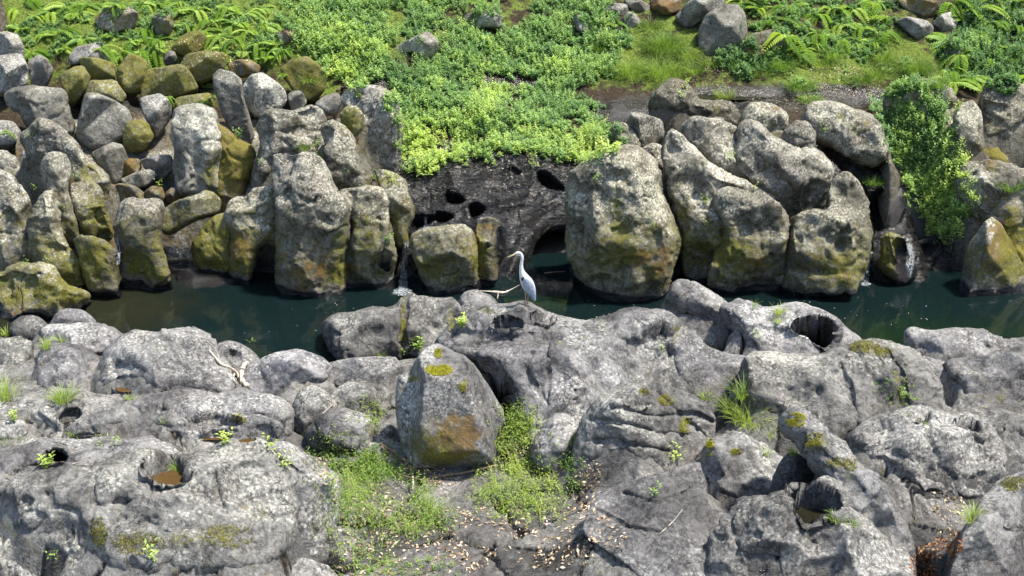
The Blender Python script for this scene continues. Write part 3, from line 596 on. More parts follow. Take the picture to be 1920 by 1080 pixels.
far('F24', 'pointed triangular boulder at the right waterline', '1798,530 1815,460 1840,420 1860,404 1880,420 1902,465 1927,515 1932,556 1880,566 1815,560 1800,550', 'angular_boulder', ang=5, D=21.3, T=.5, feats=[('g', 1860, 510, 30, 12, -10, -.08)])
# ------------------------------------------------------------------ loose pile at the upper left
PG = 'tumbled boulders in the pile at the upper left'
def pil(key, label, poly, name='angular_boulder', ang=6, **k): return rock(key, name, label, poly, 'pile', ang=ang, group=PG, **k)
pil('L29', 'brown mossy boulder half hidden by ferns near the top edge', '175,35 200,12 240,8 262,25 255,50 215,58 185,52', moss=.25, rust=.5)
pil('L30', 'upright brown boulder among the ferns below the top edge', '282,35 300,18 320,20 327,45 318,62 292,60', moss=.3, rust=.4)
pil('L28', 'rounded mossy mound with fallen leaves on the fern slope', '318,92 340,66 372,54 388,68 378,95 345,104', moss=.6, rust=.3)
pil('L1', 'white lichened stone topping the heap at the left edge', '-20,66 12,58 35,64 47,90 42,114 -20,120', pale=.8)
pil('L2', 'dark-banded lichen boulder under the white stone at the left edge', '-20,108 38,98 55,128 52,156 22,170 -20,168', pale=.6)
pil('L3', 'small brownish stone beside the left-edge heap', '50,115 72,101 90,110 101,130 87,157 58,157', rust=.2)
pil('L31', 'little upright grey stone poking out of the moss', '307,108 314,94 328,96 333,110 325,120 308,119', pale=.3)
pil('L5', 'clean pale grey boulder highest in the pile', '127,110 140,88 170,81 188,77 201,90 203,113 165,113 135,119', pale=.5, moss=0)
pil('L23', 'broad mossy slab behind the long mossy block', '335,122 350,100 390,94 425,99 423,132 400,142 370,152 345,140', moss=.75)
pil('L24', 'orange-mossed stone behind the leaning dark pillar', '427,122 440,112 470,111 490,124 485,138 450,142 430,136', rust=.6, moss=.3)
pil('L22', 'big yellow-mossed wedge at the edge of the green plants', '524,128 545,111 577,104 597,120 612,140 609,168 580,184 555,174 538,152', moss=.6, rust=.45, T=.5)
pil('L7', 'flat mossy wedge right of the clean pale boulder', '145,107 180,107 219,119 216,147 180,150 158,140', moss=.65)
pil('L6', 'square mossy block below the clean pale boulder', '107,142 140,124 156,123 171,145 163,167 137,192 118,168', moss=.7)
pil('L8', 'egg-shaped moss-green boulder in the row of mossy rocks', '218,132 235,105 256,98 279,115 272,140 262,162 240,170 223,157', moss=.75, ang=0)
pil('L9', 'long rectangular mossy block in the middle of the pile', '262,147 275,129 342,119 361,140 374,166 330,178 263,180', moss=.65, T=.45)
pil('L10', 'brown-green slab under the egg-shaped mossy boulder', '153,172 165,151 216,149 238,180 226,195 190,187 160,192', moss=.5, rust=.2)
pil('L20', 'pale cream boulder with a dark foot by the leaning dark pillar', '453,162 470,140 491,135 516,149 536,169 539,190 515,206 480,212 461,197', pale=.8, T=.4)
pil('L21', 'small grey stone right of the pale cream boulder', '538,178 552,168 568,172 576,190 568,202 545,203')
pil('L21b', 'low lichened stone left of the tall weathered head', '588,196 610,179 633,172 641,190 633,209 605,214', ang=0)
pil('L12', 'three-sided whitish stone beside the square-topped pillar', '261,182 300,174 319,187 322,210 306,240 291,254 278,232 265,210', pale=.4)
pil('L32', 'mossy slab with a fern behind the square-topped pillar', '325,198 330,182 395,172 402,195 398,208 345,205', moss=.5, rust=.3)
pil('L19', 'tall dark leaning pillar stone with pale streaks', '397,140 410,127 436,134 454,150 456,180 466,210 479,247 466,260 440,252 420,222 410,190 400,165', 'rock_pillar', ang=5, T=.4)
pil('L4', 'large flat-topped boulder with an orange moss streak', '4,176 30,162 82,161 118,164 129,185 136,225 137,250 95,250 50,236 35,212 10,202', 'boulder', ang=0, T=.5)
pil('L11', 'largest angular grey boulder of the pile with a bright right face', '141,250 150,210 160,174 182,174 216,188 241,205 253,232 236,252 200,270 171,274', ang=5, T=.55, planes=[(165, 200, .42, .9, .1), (165, 200, .42, -.7, -.75), (215, 240, .36, -1.2, .3), (190, 260, .3, 0, -1.6)])
pil('L13', 'rounded olive mossy stone right of the largest grey boulder', '229,250 242,230 262,224 280,232 288,255 275,274 250,280 232,270', ang=0, moss=.65)
pil('L14', 'grey boulder under the largest one with a flat left side', '169,287 210,265 231,270 243,300 226,337 205,342 188,316')
pil('L17', 'brown block left of the stacked flat slabs', '227,308 240,296 262,297 266,312 255,326 230,330', rust=.7, moss=.3)
pil('L16', 'upper of two flat grey slabs left of the square-topped pillar', '261,300 290,289 321,290 328,317 300,337 284,327 268,312', 'rock_slab')
pil('L15', 'lower flat slab with a pale edge left of the square-topped pillar', '225,336 255,322 285,315 297,330 276,347 235,352', 'rock_slab', pale=.4)
pil('L18b', 'orange-brown flank of rock right of the square-topped pillar', '404,236 430,250 470,270 480,300 472,335 440,375 415,390 405,330 410,282', 'boulder', ang=0, rust=.6, moss=.4)
pil('L18', 'broad square-topped pillar with white lichen near its crown', '321,210 345,197 378,197 403,208 417,240 422,290 417,345 402,390 365,362 330,352 326,300 321,250', 'rock_pillar', ang=0, T=.5, R=34, pale=.3, feats=[('g', 372, 310, 12, 50, 0, -.1), ('g', 340, 245, 10, 8, 0, -.06), ('g', 355, 215, 30, 12, 0, .04)], moss=.12)
pil('L25', 'mossy brown boulder above the mossy squarish pillar', '196,372 203,350 225,343 255,348 276,363 272,380 240,382 222,392 205,410', moss=.3, rust=.5)
pil('L26', 'small rusty stone under the lower flat slab', '268,362 285,347 305,350 312,370 300,385 275,382', rust=.5, moss=.3)
pil('L27', 'tiny brown stone left of the long grey slab', '309,362 322,350 340,356 340,372 322,378 308,375', rust=.7)
pil('M1', 'pale stone at the left edge below the flat-topped boulder', '-20,228 20,227 38,245 36,270 -20,278', ang=0, pale=.5)
pil('M2', 'small oval stone in the notch above the upright rounded stone', '40,285 55,271 78,283 82,302 60,310 42,303', ang=0, pale=.3)
pil('M3', 'grey stone at the left edge under two fern sprigs', '-20,282 10,280 34,296 40,322 -20,332', ang=0)
pil('M4', 'little dark grey stone beside the upright rounded stone', '30,322 42,309 58,314 60,338 45,352 32,345', ang=0)
# ------------------------------------------------------------------ loose rocks on the slope at the top
TG = 'loose rocks on the plant-covered slope'
def top(key, label, poly, name='angular_boulder', ang=6, **k): return rock(key, name, label, poly, 'pile', ang=ang, group=TG, **k)
top('R2', 'slanting pale slab leaning on the blue-grey boulder at the top', '1264,32 1290,3 1330,-18 1368,-14 1355,14 1322,36 1288,52', 'rock_slab', pale=.6)
top('R1', 'big blue-grey angular boulder among the slope plants', '1309,57 1323,28 1350,9 1382,7 1398,25 1400,60 1387,87 1350,97 1325,100 1309,82', ang=5, T=.5)
top('R3', 'upper left stone of the small rubble cluster at the top edge', '1129,20 1150,5 1176,8 1180,26 1160,36 1135,32', rust=.3)
top('R4', 'flat slab lying across the small rubble cluster at the top edge', '1168,-2 1190,-8 1222,12 1224,26 1200,28 1180,15', 'rock_slab', pale=.3)
top('R5', 'pale upright stone in the middle of the rubble cluster', '1167,35 1178,21 1192,26 1203,42 1192,52 1172,50', pale=.4)
top('R5b', 'lowest mossy-edged stone of the rubble cluster', '1130,52 1150,40 1168,50 1165,62 1142,64', rust=.4)
top('R5c', 'brown boulder right of the rubble cluster at the top edge', '1215,-6 1250,-14 1278,-4 1275,20 1245,28 1222,18', rust=.6)
top('R6', 'flat brown and grey rock lying in the bluish plants', '724,102 750,82 800,57 821,74 824,92 800,109 775,97', T=.35, rust=.3)
top('R7', 'pale flat-topped rock below the dark hollow at the top edge', '869,28 900,20 925,19 941,29 942,52 905,50 875,62', pale=.4)
top('R8', 'slim pointed rock with an orange side in the plants', '1073,30 1086,26 1104,38 1112,55 1095,63 1080,55', rust=.3)
top('R8b', 'small mossy stone at the left border of the leafy mass', '520,62 535,52 552,56 553,75 535,82 522,76', rust=.6)
top('R11', 'dark brown boulder over the pale slabs at the upper right', '1680,2 1720,-14 1790,-8 1796,14 1760,34 1715,28', rust=.6, moss=.3)
top('R10', 'smooth pale boulder right of the stepped slab at the upper right', '1748,42 1765,26 1790,20 1798,38 1790,58 1758,60', ang=5, pale=.3)
top('R9', 'long stepped grey slab at the upper right', '1680,38 1700,30 1738,38 1751,52 1745,76 1722,74 1695,56', 'rock_slab')
top('R12', 'brown mossy boulder right of the blue-grey boulder', '1393,78 1410,62 1450,54 1478,62 1490,82 1460,90 1410,88', rust=.4, moss=.3)
top('R13', 'orange mossy stone between two leafy clumps', '1388,98 1400,82 1428,84 1436,100 1420,112 1395,110', rust=.9)
top('R14', 'small dark stone at the foot of the right-hand ferns', '1768,98 1785,86 1806,92 1812,110 1790,118 1770,112', rust=.2)
# ------------------------------------------------------------------ rocks of the near bank
NG = 'grey bedrock boulders of the near bank'
def near(key, label, poly, name='boulder', **k): return rock(key, name, label, poly, 'near', group=NG, **k)
near('N1', 'small pale dome against the water at the left', '86,615 105,584 130,577 160,581 184,606 155,618 110,620')
near('N2', 'flat rounded stone left of the small pale dome', '14,610 40,592 65,591 94,613 75,634 30,634')
near('N7', 'low mossy rock with an orange leaf pool next to the river', '403,650 428,638 465,648 494,677 480,700 420,692', D=18.4, T=.3, feats=[('g', 432, 668, 22, 12, 10, -.15)])
near('N3', 'long pale whaleback rock below the small pale dome', '58,650 80,614 120,607 170,606 222,619 250,634 225,664 190,668 150,675 80,668', T=.45)
near('N4', 'grey rock at the left edge with grass behind it', '-30,635 38,627 64,640 66,682 56,720 -30,725')
near('N5', 'domed rock with a yellow moss fleck and grass behind its crown', '48,712 58,672 80,650 110,642 150,654 192,677 190,710 155,738 80,748 52,740', T=.5)
near('N6', 'massive blotched boulder with a small brown pothole', '180,700 208,652 235,630 270,624 330,621 375,617 400,634 408,662 432,692 452,730 430,762 330,775 240,765 180,745', T=.7, feats=[('hole', 242, 717, 22, 10, 3, .18), ('g', 250, 690, 70, 6, 5, -.08), ('g', 340, 735, 100, 8, 8, -.06)])
near('N8', 'sharp-edged grey rock right of the driftwood', '452,712 474,680 520,660 560,652 602,668 626,688 612,712 545,745 500,750 463,745', ang=6, T=.4)
near('N11', 'low fractured slab behind the big split boulder', '598,700 612,680 660,671 740,667 760,690 745,735 700,728 640,722 604,715', 'rock_slab', T=.3, ang=7)
near('N11b', 'weathered block with a mossy joint left of the big split boulder', '616,740 650,718 700,719 718,742 708,780 655,782 620,768', T=.35, R=20)
near('N13', 'long river-side bedrock hump split by a mossy crack', '606,612 620,590 680,579 735,572 750,555 765,549 800,555 856,560 862,580 848,610 835,640 800,660 765,662 700,672 640,668 614,645', T=.6, R=36, feats=[('crack', '760,550 757,600 755,665', 5, .14), ('g', 810, 615, 28, 18, 0, -.10), ('g', 720, 590, 8, 30, 5, .03)])
near('N14', 'rounded boulder with a dark moss spot left of the heron', '848,608 858,570 875,548 895,544 920,554 940,577 930,600 895,610', T=.4)
near('N18', 'sharp pale fin of rock pointing up at the water', '1236,590 1250,550 1270,526 1300,534 1350,560 1392,590 1436,622 1446,655 1400,672 1340,665 1280,640 1245,620', 'rock_fin', T=.5, planes=[(1300, 560, .42, .5, -.9), (1300, 560, .42, -.15, 1.1)][:2], smooth=5, feats=[('g', 1310, 605, 60, 16, 25, -.10)])
near('N20', 'smooth rock pierced by one large black pothole', '1350,575 1400,571 1440,578 1500,566 1540,574 1577,600 1610,638 1600,690 1500,700 1430,690 1400,650 1368,605', T=.6, feats=[('hole', 1530, 618, 35, 21, 12, 1.3), ('g', 1440, 625, 40, 18, 20, -.12), ('g', 1515, 588, 26, 8, 25, .07), ('g', 1420, 600, 30, 8, 0, -.06)])
near('N22c', 'low rock at the right edge of the river', '1875,652 1890,635 1950,636 1950,690 1900,690', T=.3)
near('N22', 'flat pale rock with a small black slot beside the right water', '1695,645 1703,614 1745,619 1800,611 1850,622 1888,642 1905,670 1860,700 1780,700 1720,680', T=.45, feats=[('hole', 1862, 646, 17, 5, 8, .12), ('g', 1722, 622, 12, 8, 0, -.06)])
near('N22b', 'big rounded grey-green rock face at the right edge', '1765,680 1850,662 1900,652 1955,640 1955,815 1880,805 1830,800 1785,740', T=.7, moss=.1, feats=[('g', 1850, 720, 50, 40, 10, -.1)])
near('N23', 'stepped rock shoulder with one small slot under its edge', '1650,655 1690,655 1740,668 1790,682 1818,715 1836,780 1760,795 1700,790', T=.5, feats=[('hole', 1718, 660, 24, 5, 12, .12), ('g', 1800, 750, 20, 26, 0, -.14)])
near('N15', 'wide sculpted bedrock that the heron stands on', '820,655 832,622 880,590 932,575 985,567 1012,574 1050,594 1085,600 1140,586 1180,579 1240,585 1270,606 1262,660 1250,735 1180,760 1100,740 1000,720 900,690 850,672', T=.8, R=70, smooth=26, sp=3.4,
    feats=[('hole', 952, 606, 24, 9, -2, .25), ('hole', 1013, 597, 26, 7, -4, .2), ('hole', 1235, 620, 14, 12, 20, .14), ('g', 985, 582, 30, 12, 0, .06), ('g', 1215, 610, 20, 14, -20, .05), ('g', 880, 630, 40, 10, 0, -.08), ('g', 950, 640, 70, 6, -10, -.06), ('g', 1170, 660, 44, 36, 20, -.14), ('crack', '1030,600 1030,680', 2.5, .03), ('g', 1100, 612, 50, 7, 8, -.05)])
near('N19', 'rock wedge with an overhanging mossy notch below the pale fin', '1232,625 1262,604 1282,612 1312,640 1338,662 1404,668 1412,700 1350,755 1250,755 1236,700', T=.5, feats=[('g', 1262, 700, 8, 50, -5, -.12), ('g', 1290, 650, 30, 10, 30, -.05)])
near('N16', 'purplish-grey bedrock block with two vertical cracks and a pit', '894,664 920,646 980,637 1040,640 1100,650 1145,670 1180,705 1196,745 1170,790 1110,812 1050,808 1010,812 985,790 958,750 925,712 898,685', T=.65, R=46, feats=[('hole', 952, 728, 17, 13, 0, .7), ('crack', '1030,645 1029,760', 2.6, .04), ('crack', '1000,668 988,695 1005,730 1025,755', 3.5, .05), ('g', 990, 660, 40, 6, -6, .04), ('hole', 1088, 712, 8, 5, 0, .05), ('hole', 1070, 735, 6, 4, 0, .05), ('g', 940, 730, 26, 20, 20, -.08)])
near('N21', 'great domed boulder with a plant-filled vertical crack', '1390,700 1405,660 1460,655 1530,665 1590,650 1620,632 1660,634 1722,664 1752,700 1770,770 1720,810 1600,838 1540,825 1470,805 1400,785 1385,740', T=.95, R=70, smooth=26, feats=[('crack', '1575,688 1592,735 1602,770 1606,815', 3.6, .08), ('crack', '1655,655 1678,690 1688,730 1692,790', 5.5, .11), ('g', 1640, 665, 40, 8, 10, .04), ('g', 1500, 745, 50, 16, 5, -.06), ('g', 1420, 665, 30, 9, 0, -.06), ('g', 1700, 730, 30, 40, 0, .06)])
near('N19b', 'thin mossy flake of rock upright above the grass clump', '1374,700 1384,690 1396,692 1402,735 1398,765 1380,762', 'rock_flake', T=.15, D=16.6, moss=.25)
near('N9', 'rounded speckled stone left of the gravelly hollow', '546,765 560,735 585,722 612,735 634,762 610,788 580,812 555,800', T=.4, pale=.3)
near('N10', 'greenish speckled stone above the leaf litter', '572,808 600,776 640,767 692,784 706,808 692,842 640,850 588,836', T=.4, pale=.3, moss=.12)
near('N10b', 'small grey stone beside the foot of the big split boulder', '700,812 712,796 728,793 742,806 745,835 725,842 702,838', T=.2, D=15.35)
near('N10c', 'low dark rock flake behind the pink flowers', '672,838 700,828 735,835 740,858 700,862 674,855', 'rock_flake', T=.15, ang=5)
near('N12', 'big split boulder with golden moss patches on its top', '741,742 746,704 766,698 782,670 800,650 820,644 850,659 872,668 892,686 921,730 945,768 950,790 930,820 931,850 906,876 862,889 820,882 780,866 756,832 745,790', 'split_boulder', ang=5, T=.8, tilt=26, sp=3.0, seed=11, amp=.8,
     planes=[(794, 760, .64, 3.2, 0.15), (840, 722, .70, -.10, 1.05), (840, 722, .70, .22, .02), (878, 735, .70, -2.4, .75), (800, 845, .60, .7, -.6), (850, 872, .42, 0, -2.2)], smooth=2, feats=[('crack', '862,672 885,720 905,790 926,835', 3, .05), ('crack', '800,660 792,700', 2, .03)])
near('N27', 'pale bluish egg-shaped stone right of the grassy gap', '998,838 1018,797 1040,779 1072,785 1096,800 1092,850 1055,880 1012,868', T=.45, pale=.35)
near('N26', 'dark layered rock with furrowed ledges and yellow moss', '1070,912 1073,850 1088,792 1108,757 1160,725 1200,714 1260,725 1322,750 1344,786 1338,830 1305,862 1235,884 1150,905 1100,920', T=.7, ang=6, tilt=34, amp=1.7, seed=5, wet=.12,
     feats=[('hole', 1192, 758, 22, 8, 12, .14), ('crack', '1110,790 1180,800 1230,815 1300,820', 4, .08), ('crack', '1150,770 1220,785 1300,775 1335,790', 4, .08), ('crack', '1120,830 1200,838 1260,850', 4, .07), ('crack', '1230,740 1290,790 1330,830', 3, .05)])
near('N28a', 'flat grey bedrock with a small dark pothole at the left', '-30,760 0,744 60,738 105,726 160,738 240,742 305,772 300,806 200,822 100,820 50,806 -30,806', T=.4, tilt=58, feats=[('hole', 132, 777, 19, 11, -12, .28), ('g', 215, 790, 60, 8, -5, .05), ('g', 170, 755, 60, 6, 5, -.05)])
near('N28b', 'rolling bedrock hump around a brown triangular pool', '190,765 260,742 330,736 372,734 402,742 440,734 500,738 545,766 552,800 526,840 440,836 330,828 230,822', T=.5, tilt=56, feats=[('hole', 395, 790, 46, 15, -6, .22), ('g', 352, 772, 26, 8, -4, .07), ('hole', 315, 772, 12, 5, 0, .1), ('g', 480, 770, 30, 14, 0, .05), ('g', 300, 800, 70, 6, 2, -.05)])
near('N28g', 'small flat pale stone at the left edge above the fern', '-25,795 10,784 45,788 54,808 35,826 -25,828', 'boulder', T=.15, pale=.3)
near('N28c', 'dark smooth bedrock band with a tiny round pothole', '-40,850 40,828 110,822 200,818 290,826 350,850 320,880 240,898 120,910 -40,915', T=.4, tilt=60, feats=[('hole', 107, 853, 14, 8, 0, .7), ('g', 240, 850, 60, 7, -6, .05), ('g', 80, 880, 80, 8, -4, -.05)])
near('N28f', 'ridge of bedrock with dripping pale stains beside the leaf litter', '495,846 520,832 550,838 592,868 634,900 640,960 600,1020 545,1020 520,930', T=.45, pale=.3, feats=[('crack', '520,860 560,890 600,900', 3, .05)])
near('N28d', 'largest foreground bedrock mass with a leaf-brown pothole', '-40,925 20,900 60,893 160,884 230,856 262,846 300,846 350,860 400,842 440,822 485,820 508,838 535,890 548,940 545,1000 490,1050 380,1070 240,1065 150,1030 80,1050 -40,1070', T=.85, tilt=46, R=80, smooth=20, amp=1.15, pale=.2,
     feats=[('hole', 312, 876, 38, 25, 8, .38), ('hole', 460, 820, 18, 6, 0, .10), ('g', 405, 940, 10, 50, -8, -.12), ('g', 230, 945, 14, 26, 10, -.10), ('g', 330, 935, 34, 20, 0, .07), ('g', 275, 985, 30, 14, 0, -.10), ('g', 60, 1000, 50, 12, -5, -.10), ('crack', '183,895 181,960 178,1000', 2.5, .03), ('g', 440, 870, 50, 14, -15, .06), ('g', 370, 1000, 60, 14, 0, -.08)])
near('N28e', 'low rough rock along the bottom edge at the left', '150,1100 180,1050 215,1030 260,1035 300,1060 380,1062 470,1055 560,1040 620,1060 640,1110 400,1120', T=.3, D=12.15)
near('N28h', 'bottom left corner rock with pale lichen scabs', '-40,1110 -40,1035 20,1030 70,1050 110,1075 150,1110', T=.3, D=12.1, pale=.4)
near('N24b', 'flat tongue of bedrock at the right edge below the rounded face', '1760,820 1800,772 1870,768 1955,800 1955,880 1890,900 1830,870', T=.35, feats=[('hole', 1900, 812, 22, 7, 0, .12)], tilt=55)
near('N24', 'large lichen-blotched rock with two dark hollows on its crest', '1598,822 1640,780 1700,767 1760,768 1812,775 1862,795 1888,832 1880,885 1852,928 1780,935 1700,930 1650,900 1615,862', T=.65, amp=1.3, pale=.4, feats=[('hole', 1732, 782, 26, 9, 5, .20), ('hole', 1815, 793, 20, 10, 10, .20), ('g', 1660, 800, 40, 8, -12, .05), ('g', 1700, 860, 40, 10, 25, -.07), ('g', 1640, 845, 14, 10, 0, -.08)])
near('N25a', 'pinkish-grey rounded rock capped by yellow moss above the dark pothole', '1318,890 1325,850 1335,822 1380,816 1440,830 1480,860 1520,905 1510,940 1450,960 1380,950 1320,940', T=.5, feats=[('g', 1370, 900, 20, 20, 0, -.08)])
near('N25s', 'smooth bluish hollow of bedrock with two grass sprigs', '1395,830 1430,800 1490,800 1530,830 1545,880 1520,905 1470,880 1420,845', T=.2, tilt=60, D=15.2)
near('N25c', 'steep mossy ridge descending right of the dark pothole', '1468,800 1486,776 1530,795 1600,850 1652,900 1694,960 1716,1020 1712,1075 1640,1060 1590,990 1560,930 1520,890 1500,845', T=.6, tilt=38, amp=1.5, feats=[('g', 1560, 850, 20, 40, -40, .05), ('g', 1600, 920, 16, 60, -35, -.06)])
near('N25d', 'rugged foreground rock wrapped around a dark water-filled pothole', '1335,1010 1370,965 1400,935 1440,925 1480,905 1560,900 1600,930 1625,985 1665,1030 1712,1065 1715,1130 1350,1130', T=.42, R=60, tilt=44, amp=1.4, pale=.3, feats=[('hole', 1526, 934, 46, 32, 25, .55), ('g', 1585, 960, 22, 16, 0, .08), ('g', 1560, 985, 30, 10, 10, -.08), ('g', 1420, 1000, 40, 40, 0, .08)])
near('N29', 'dark bluish rock filling the lower right corner', '1772,1075 1800,1005 1838,935 1872,897 1955,872 1955,1130 1700,1130 1720,1085', T=.5, ang=6, amp=1.2, feats=[('hole', 1915, 983, 26, 6, -5, .12)], seed=8)
near('N30', 'sloping slab of cracked dark bedrock at the lower centre', '1090,1000 1110,930 1160,905 1240,885 1312,862 1325,900 1330,950 1372,965 1350,1010 1350,1110 1240,1110 1190,1060', 'rock_slab', T=.28, tilt=66, R=26, wet=.1, ang=7, seed=3, feats=[('crack', '1170,925 1230,945 1290,925 1320,895', 2.4, .05), ('crack', '1120,955 1180,990 1240,1000 1210,1040', 2.4, .05), ('crack', '1210,985 1260,940', 2, .04)])
near('N31', 'smooth worn slab with fallen petals between the right-hand rocks', '1640,905 1720,925 1800,940 1830,955 1790,1010 1750,1040 1700,1060 1680,1000', 'rock_slab', T=.15, tilt=72, R=20, D=14.0)

# ------------------------------------------------------------------ ground sheets, river
def grid(xs, ys, zf, mkf, mat, name, kind='structure', label=None):
    X, Y = np.meshgrid(xs, ys); p = np.c_[X.ravel(), Y.ravel(), np.zeros(X.size)]
    p[:, 2] = zf(p[:, 0], p[:, 1]); n, m = X.shape
    i = np.arange(n * m).reshape(n, m); q = np.c_[i[:-1, :-1].ravel(), i[:-1, 1:].ravel(), i[1:, 1:].ravel(), i[1:, :-1].ravel()]
    o = mesh_np(name, p, quads=q, mat=mat, attrs={'mk': mkf(p)}); o['kind'] = kind
    if label: o['label'] = label
    return o
def axis(a, b, st, lo, hi):
    return np.r_[np.linspace(lo, a, 14)[:-1], np.arange(a, b, st), np.linspace(b, hi, 14)]
NV = np.vstack([np.array([v.co for v in o.data.vertices]) + np.array(o.location) for k, o in ROCKS.items() if k[0] == 'N' and k not in ('N12', 'N27', 'N9', 'N10', 'N10b', 'N10c', 'N19b')])
FX, FY = np.arange(-8, 8, .05), np.arange(9, 20.5, .05)
ZR = np.full((len(FY), len(FX)), -9.0); a_ = ((NV[:, 1] - 9) / .05).astype(int); b_ = ((NV[:, 0] + 8) / .05).astype(int)
ok_ = (a_ >= 0) & (a_ < len(FY)) & (b_ >= 0) & (b_ < len(FX)); np.maximum.at(ZR, (a_[ok_], b_[ok_]), NV[ok_, 2])
for _ in range(2):
    M2 = ZR.copy()
    for dy, dx in ((0, 1), (0, -1), (1, 0), (-1, 0)): M2 = np.maximum(M2, np.roll(ZR, (dy, dx), (0, 1)))
    ZR = np.where(ZR < -5, M2, ZR)
ZB = terrain_base(*np.meshgrid(FX, FY)); EX = np.where(ZR > -5, np.maximum(ZR - ZB, 0), 0)
def blur(a, n):
    for _ in range(n):
        for ax_ in (0, 1): a = (np.roll(a, 1, ax_) + a + np.roll(a, -1, ax_)) / 3
    return a
EX = np.maximum(blur(EX, 6) * .74, blur(EX, 22) * .84); ZF = np.where(ZR > -5, np.minimum(ZB + EX, ZR - .06), ZB + EX) - ZB
for (k_, fx_), (c_, rx_, ry_, dp_) in HOLE_AT.items():
    if dp_ > .5 and k_[0] == 'N':
        gx_, gy_ = np.meshgrid(FX, FY); ZF = np.where((np.abs(gx_ - c_[0]) < rx_ * 1.3) & (gy_ > c_[1] - .25) & (gy_ < c_[1] + 1.1), -1.6, ZF)
def fuse(x, y):
    i = np.clip((y - 9) / .05, 0, len(FY) - 2); j = np.clip((x + 8) / .05, 0, len(FX) - 2); i0 = i.astype(int); j0 = j.astype(int); u = i - i0; v = j - j0
    return ZF[i0, j0] * (1 - u) * (1 - v) + ZF[i0 + 1, j0] * u * (1 - v) + ZF[i0, j0 + 1] * (1 - u) * v + ZF[i0 + 1, j0 + 1] * u * v
def z_near(x, y):
    z = terrain_base(x, y) + fuse(x, y); p = np.c_[x, y, np.zeros_like(x)]
    wp = np.c_[x, y] + .25 * np.c_[fbm(p, 1.2, 3, 5), fbm(p, 1.2, 3, 6)]
    f1, f2, cid = cells(wp * [0.9, 1.3], 3); e = f2 - f1
    z = z + .15 * (cid - .5) * sst(.02, .10, e) - .085 * sst(.06, .0, e)
    g1, g2, _ = cells(wp * 3.3, 9); z = z - .03 * sst(.08, .0, g2 - g1)
    return z + .07 * fbm(p, .9, 3, 2) + .012 * fbm(p, 9, 3, 4)
def mk_near(p):
    m = np.zeros((len(p), 4)); wp = p[:, :2] + .25 * np.c_[fbm(p * [1, 1, 0], 1.2, 3, 5), fbm(p * [1, 1, 0], 1.2, 3, 6)]; f1, f2, cid = cells(wp * [0.9, 1.3], 3); ckk = sst(.06, .01, f2 - f1)
    m[:, 0] = .15 + .25 * fbm(p, .9, 2, 8); m[:, 1] = .18 + .3 * fbm(p, .7, 2, 12); m[:, 3] = .12 + .2 * (cid - .5) + .5 * ckk; m[:, 2] = .25 * (cid - .5); m[:, 0] += .3 * ckk; m[:, 1] += .5 * ckk + .25 * (cid < .35)
    m[:, 1] += .7 * sst(.25, .0, p[:, 2])
    return np.clip(m, 0, 1)
grid(axis(-6.5, 6.5, .045, -60, 60), np.r_[np.linspace(-6, 11, 20), np.arange(11.1, 20.2, .045)], z_near, mk_near, M['ground'], 'near_bedrock_ground')
FV = np.vstack([np.array([v.co for v in o.data.vertices]) + np.array(o.location) for k, o in ROCKS.items() if k[0] in 'FM' and k not in ('FW', 'FR', 'F9w', 'F26', 'F4', 'F17', 'F17b', 'F17c', 'F8b')])
GX, GY = np.arange(-11, 11, .05), np.arange(20, 26, .05)
ZQ = np.full((len(GY), len(GX)), -9.0); a_ = ((FV[:, 1] - 20) / .05).astype(int); b_ = ((FV[:, 0] + 11) / .05).astype(int)
ok_ = (a_ >= 0) & (a_ < len(GY)) & (b_ >= 0) & (b_ < len(GX)); np.maximum.at(ZQ, (a_[ok_], b_[ok_]), FV[ok_, 2])
for _ in range(2):
    M2 = ZQ.copy()
    for dy, dx in ((0, 1), (0, -1), (1, 0), (-1, 0)): M2 = np.maximum(M2, np.roll(ZQ, (dy, dx), (0, 1)))
    ZQ = np.where(ZQ < -5, M2, ZQ)
ZB2 = terrain_base(*np.meshgrid(GX, GY)); E2 = np.where(ZQ > -5, np.maximum(ZQ - ZB2, 0), 0)
E2 = np.maximum(blur(E2, 5) * .84, blur(E2, 16) * .88); XX, YY = np.meshgrid(GX, GY); E2 *= sst(21.9, 22.6, YY - .5 * sst(-6.0, -7.0, XX) * 0); E2 = np.where(((XX > -2.35) & (XX < 1.0) & (YY > 21.2)) | ((XX > 5.5) & (XX < 6.9)), 0, E2); ZG = np.where(ZQ > -5, np.minimum(ZB2 + E2, ZQ - .06), ZB2 + E2) - ZB2; ZG = np.where(E2 < .08, -.25, ZG - .02)
def fuse2(x, y):
    i = np.clip((y - 20) / .05, 0, len(GY) - 2); j = np.clip((x + 11) / .05, 0, len(GX) - 2); i0 = i.astype(int); j0 = j.astype(int); u = i - i0; v = j - j0
    return ZG[i0, j0] * (1 - u) * (1 - v) + ZG[i0 + 1, j0] * u * (1 - v) + ZG[i0, j0 + 1] * (1 - u) * v + ZG[i0 + 1, j0 + 1] * u * v
def z_rock2(x, y):
    p = np.c_[x, y, np.zeros_like(x)]; return terrain_base(x, y) + fuse2(x, y) + .05 * fbm(p, 1.5, 3, 41) + .02 * fbm(p, 8, 3, 42)
def mk_rock2(p):
    m = np.zeros((len(p), 4)); m[:, 0] = .25 + .3 * fbm(p, 1.6, 3, 77); m[:, 3] = .3 + .4 * fbm(p, 1.1, 2, 91); m[:, 1] = .35 + .5 * sst(.3, .05, p[:, 2]); return np.clip(m, 0, 1)
grid(np.arange(-9.5, 9.5, .045), np.arange(20.2, 25.8, .045), z_rock2, mk_rock2, M['far'], 'far_bedrock_ground')
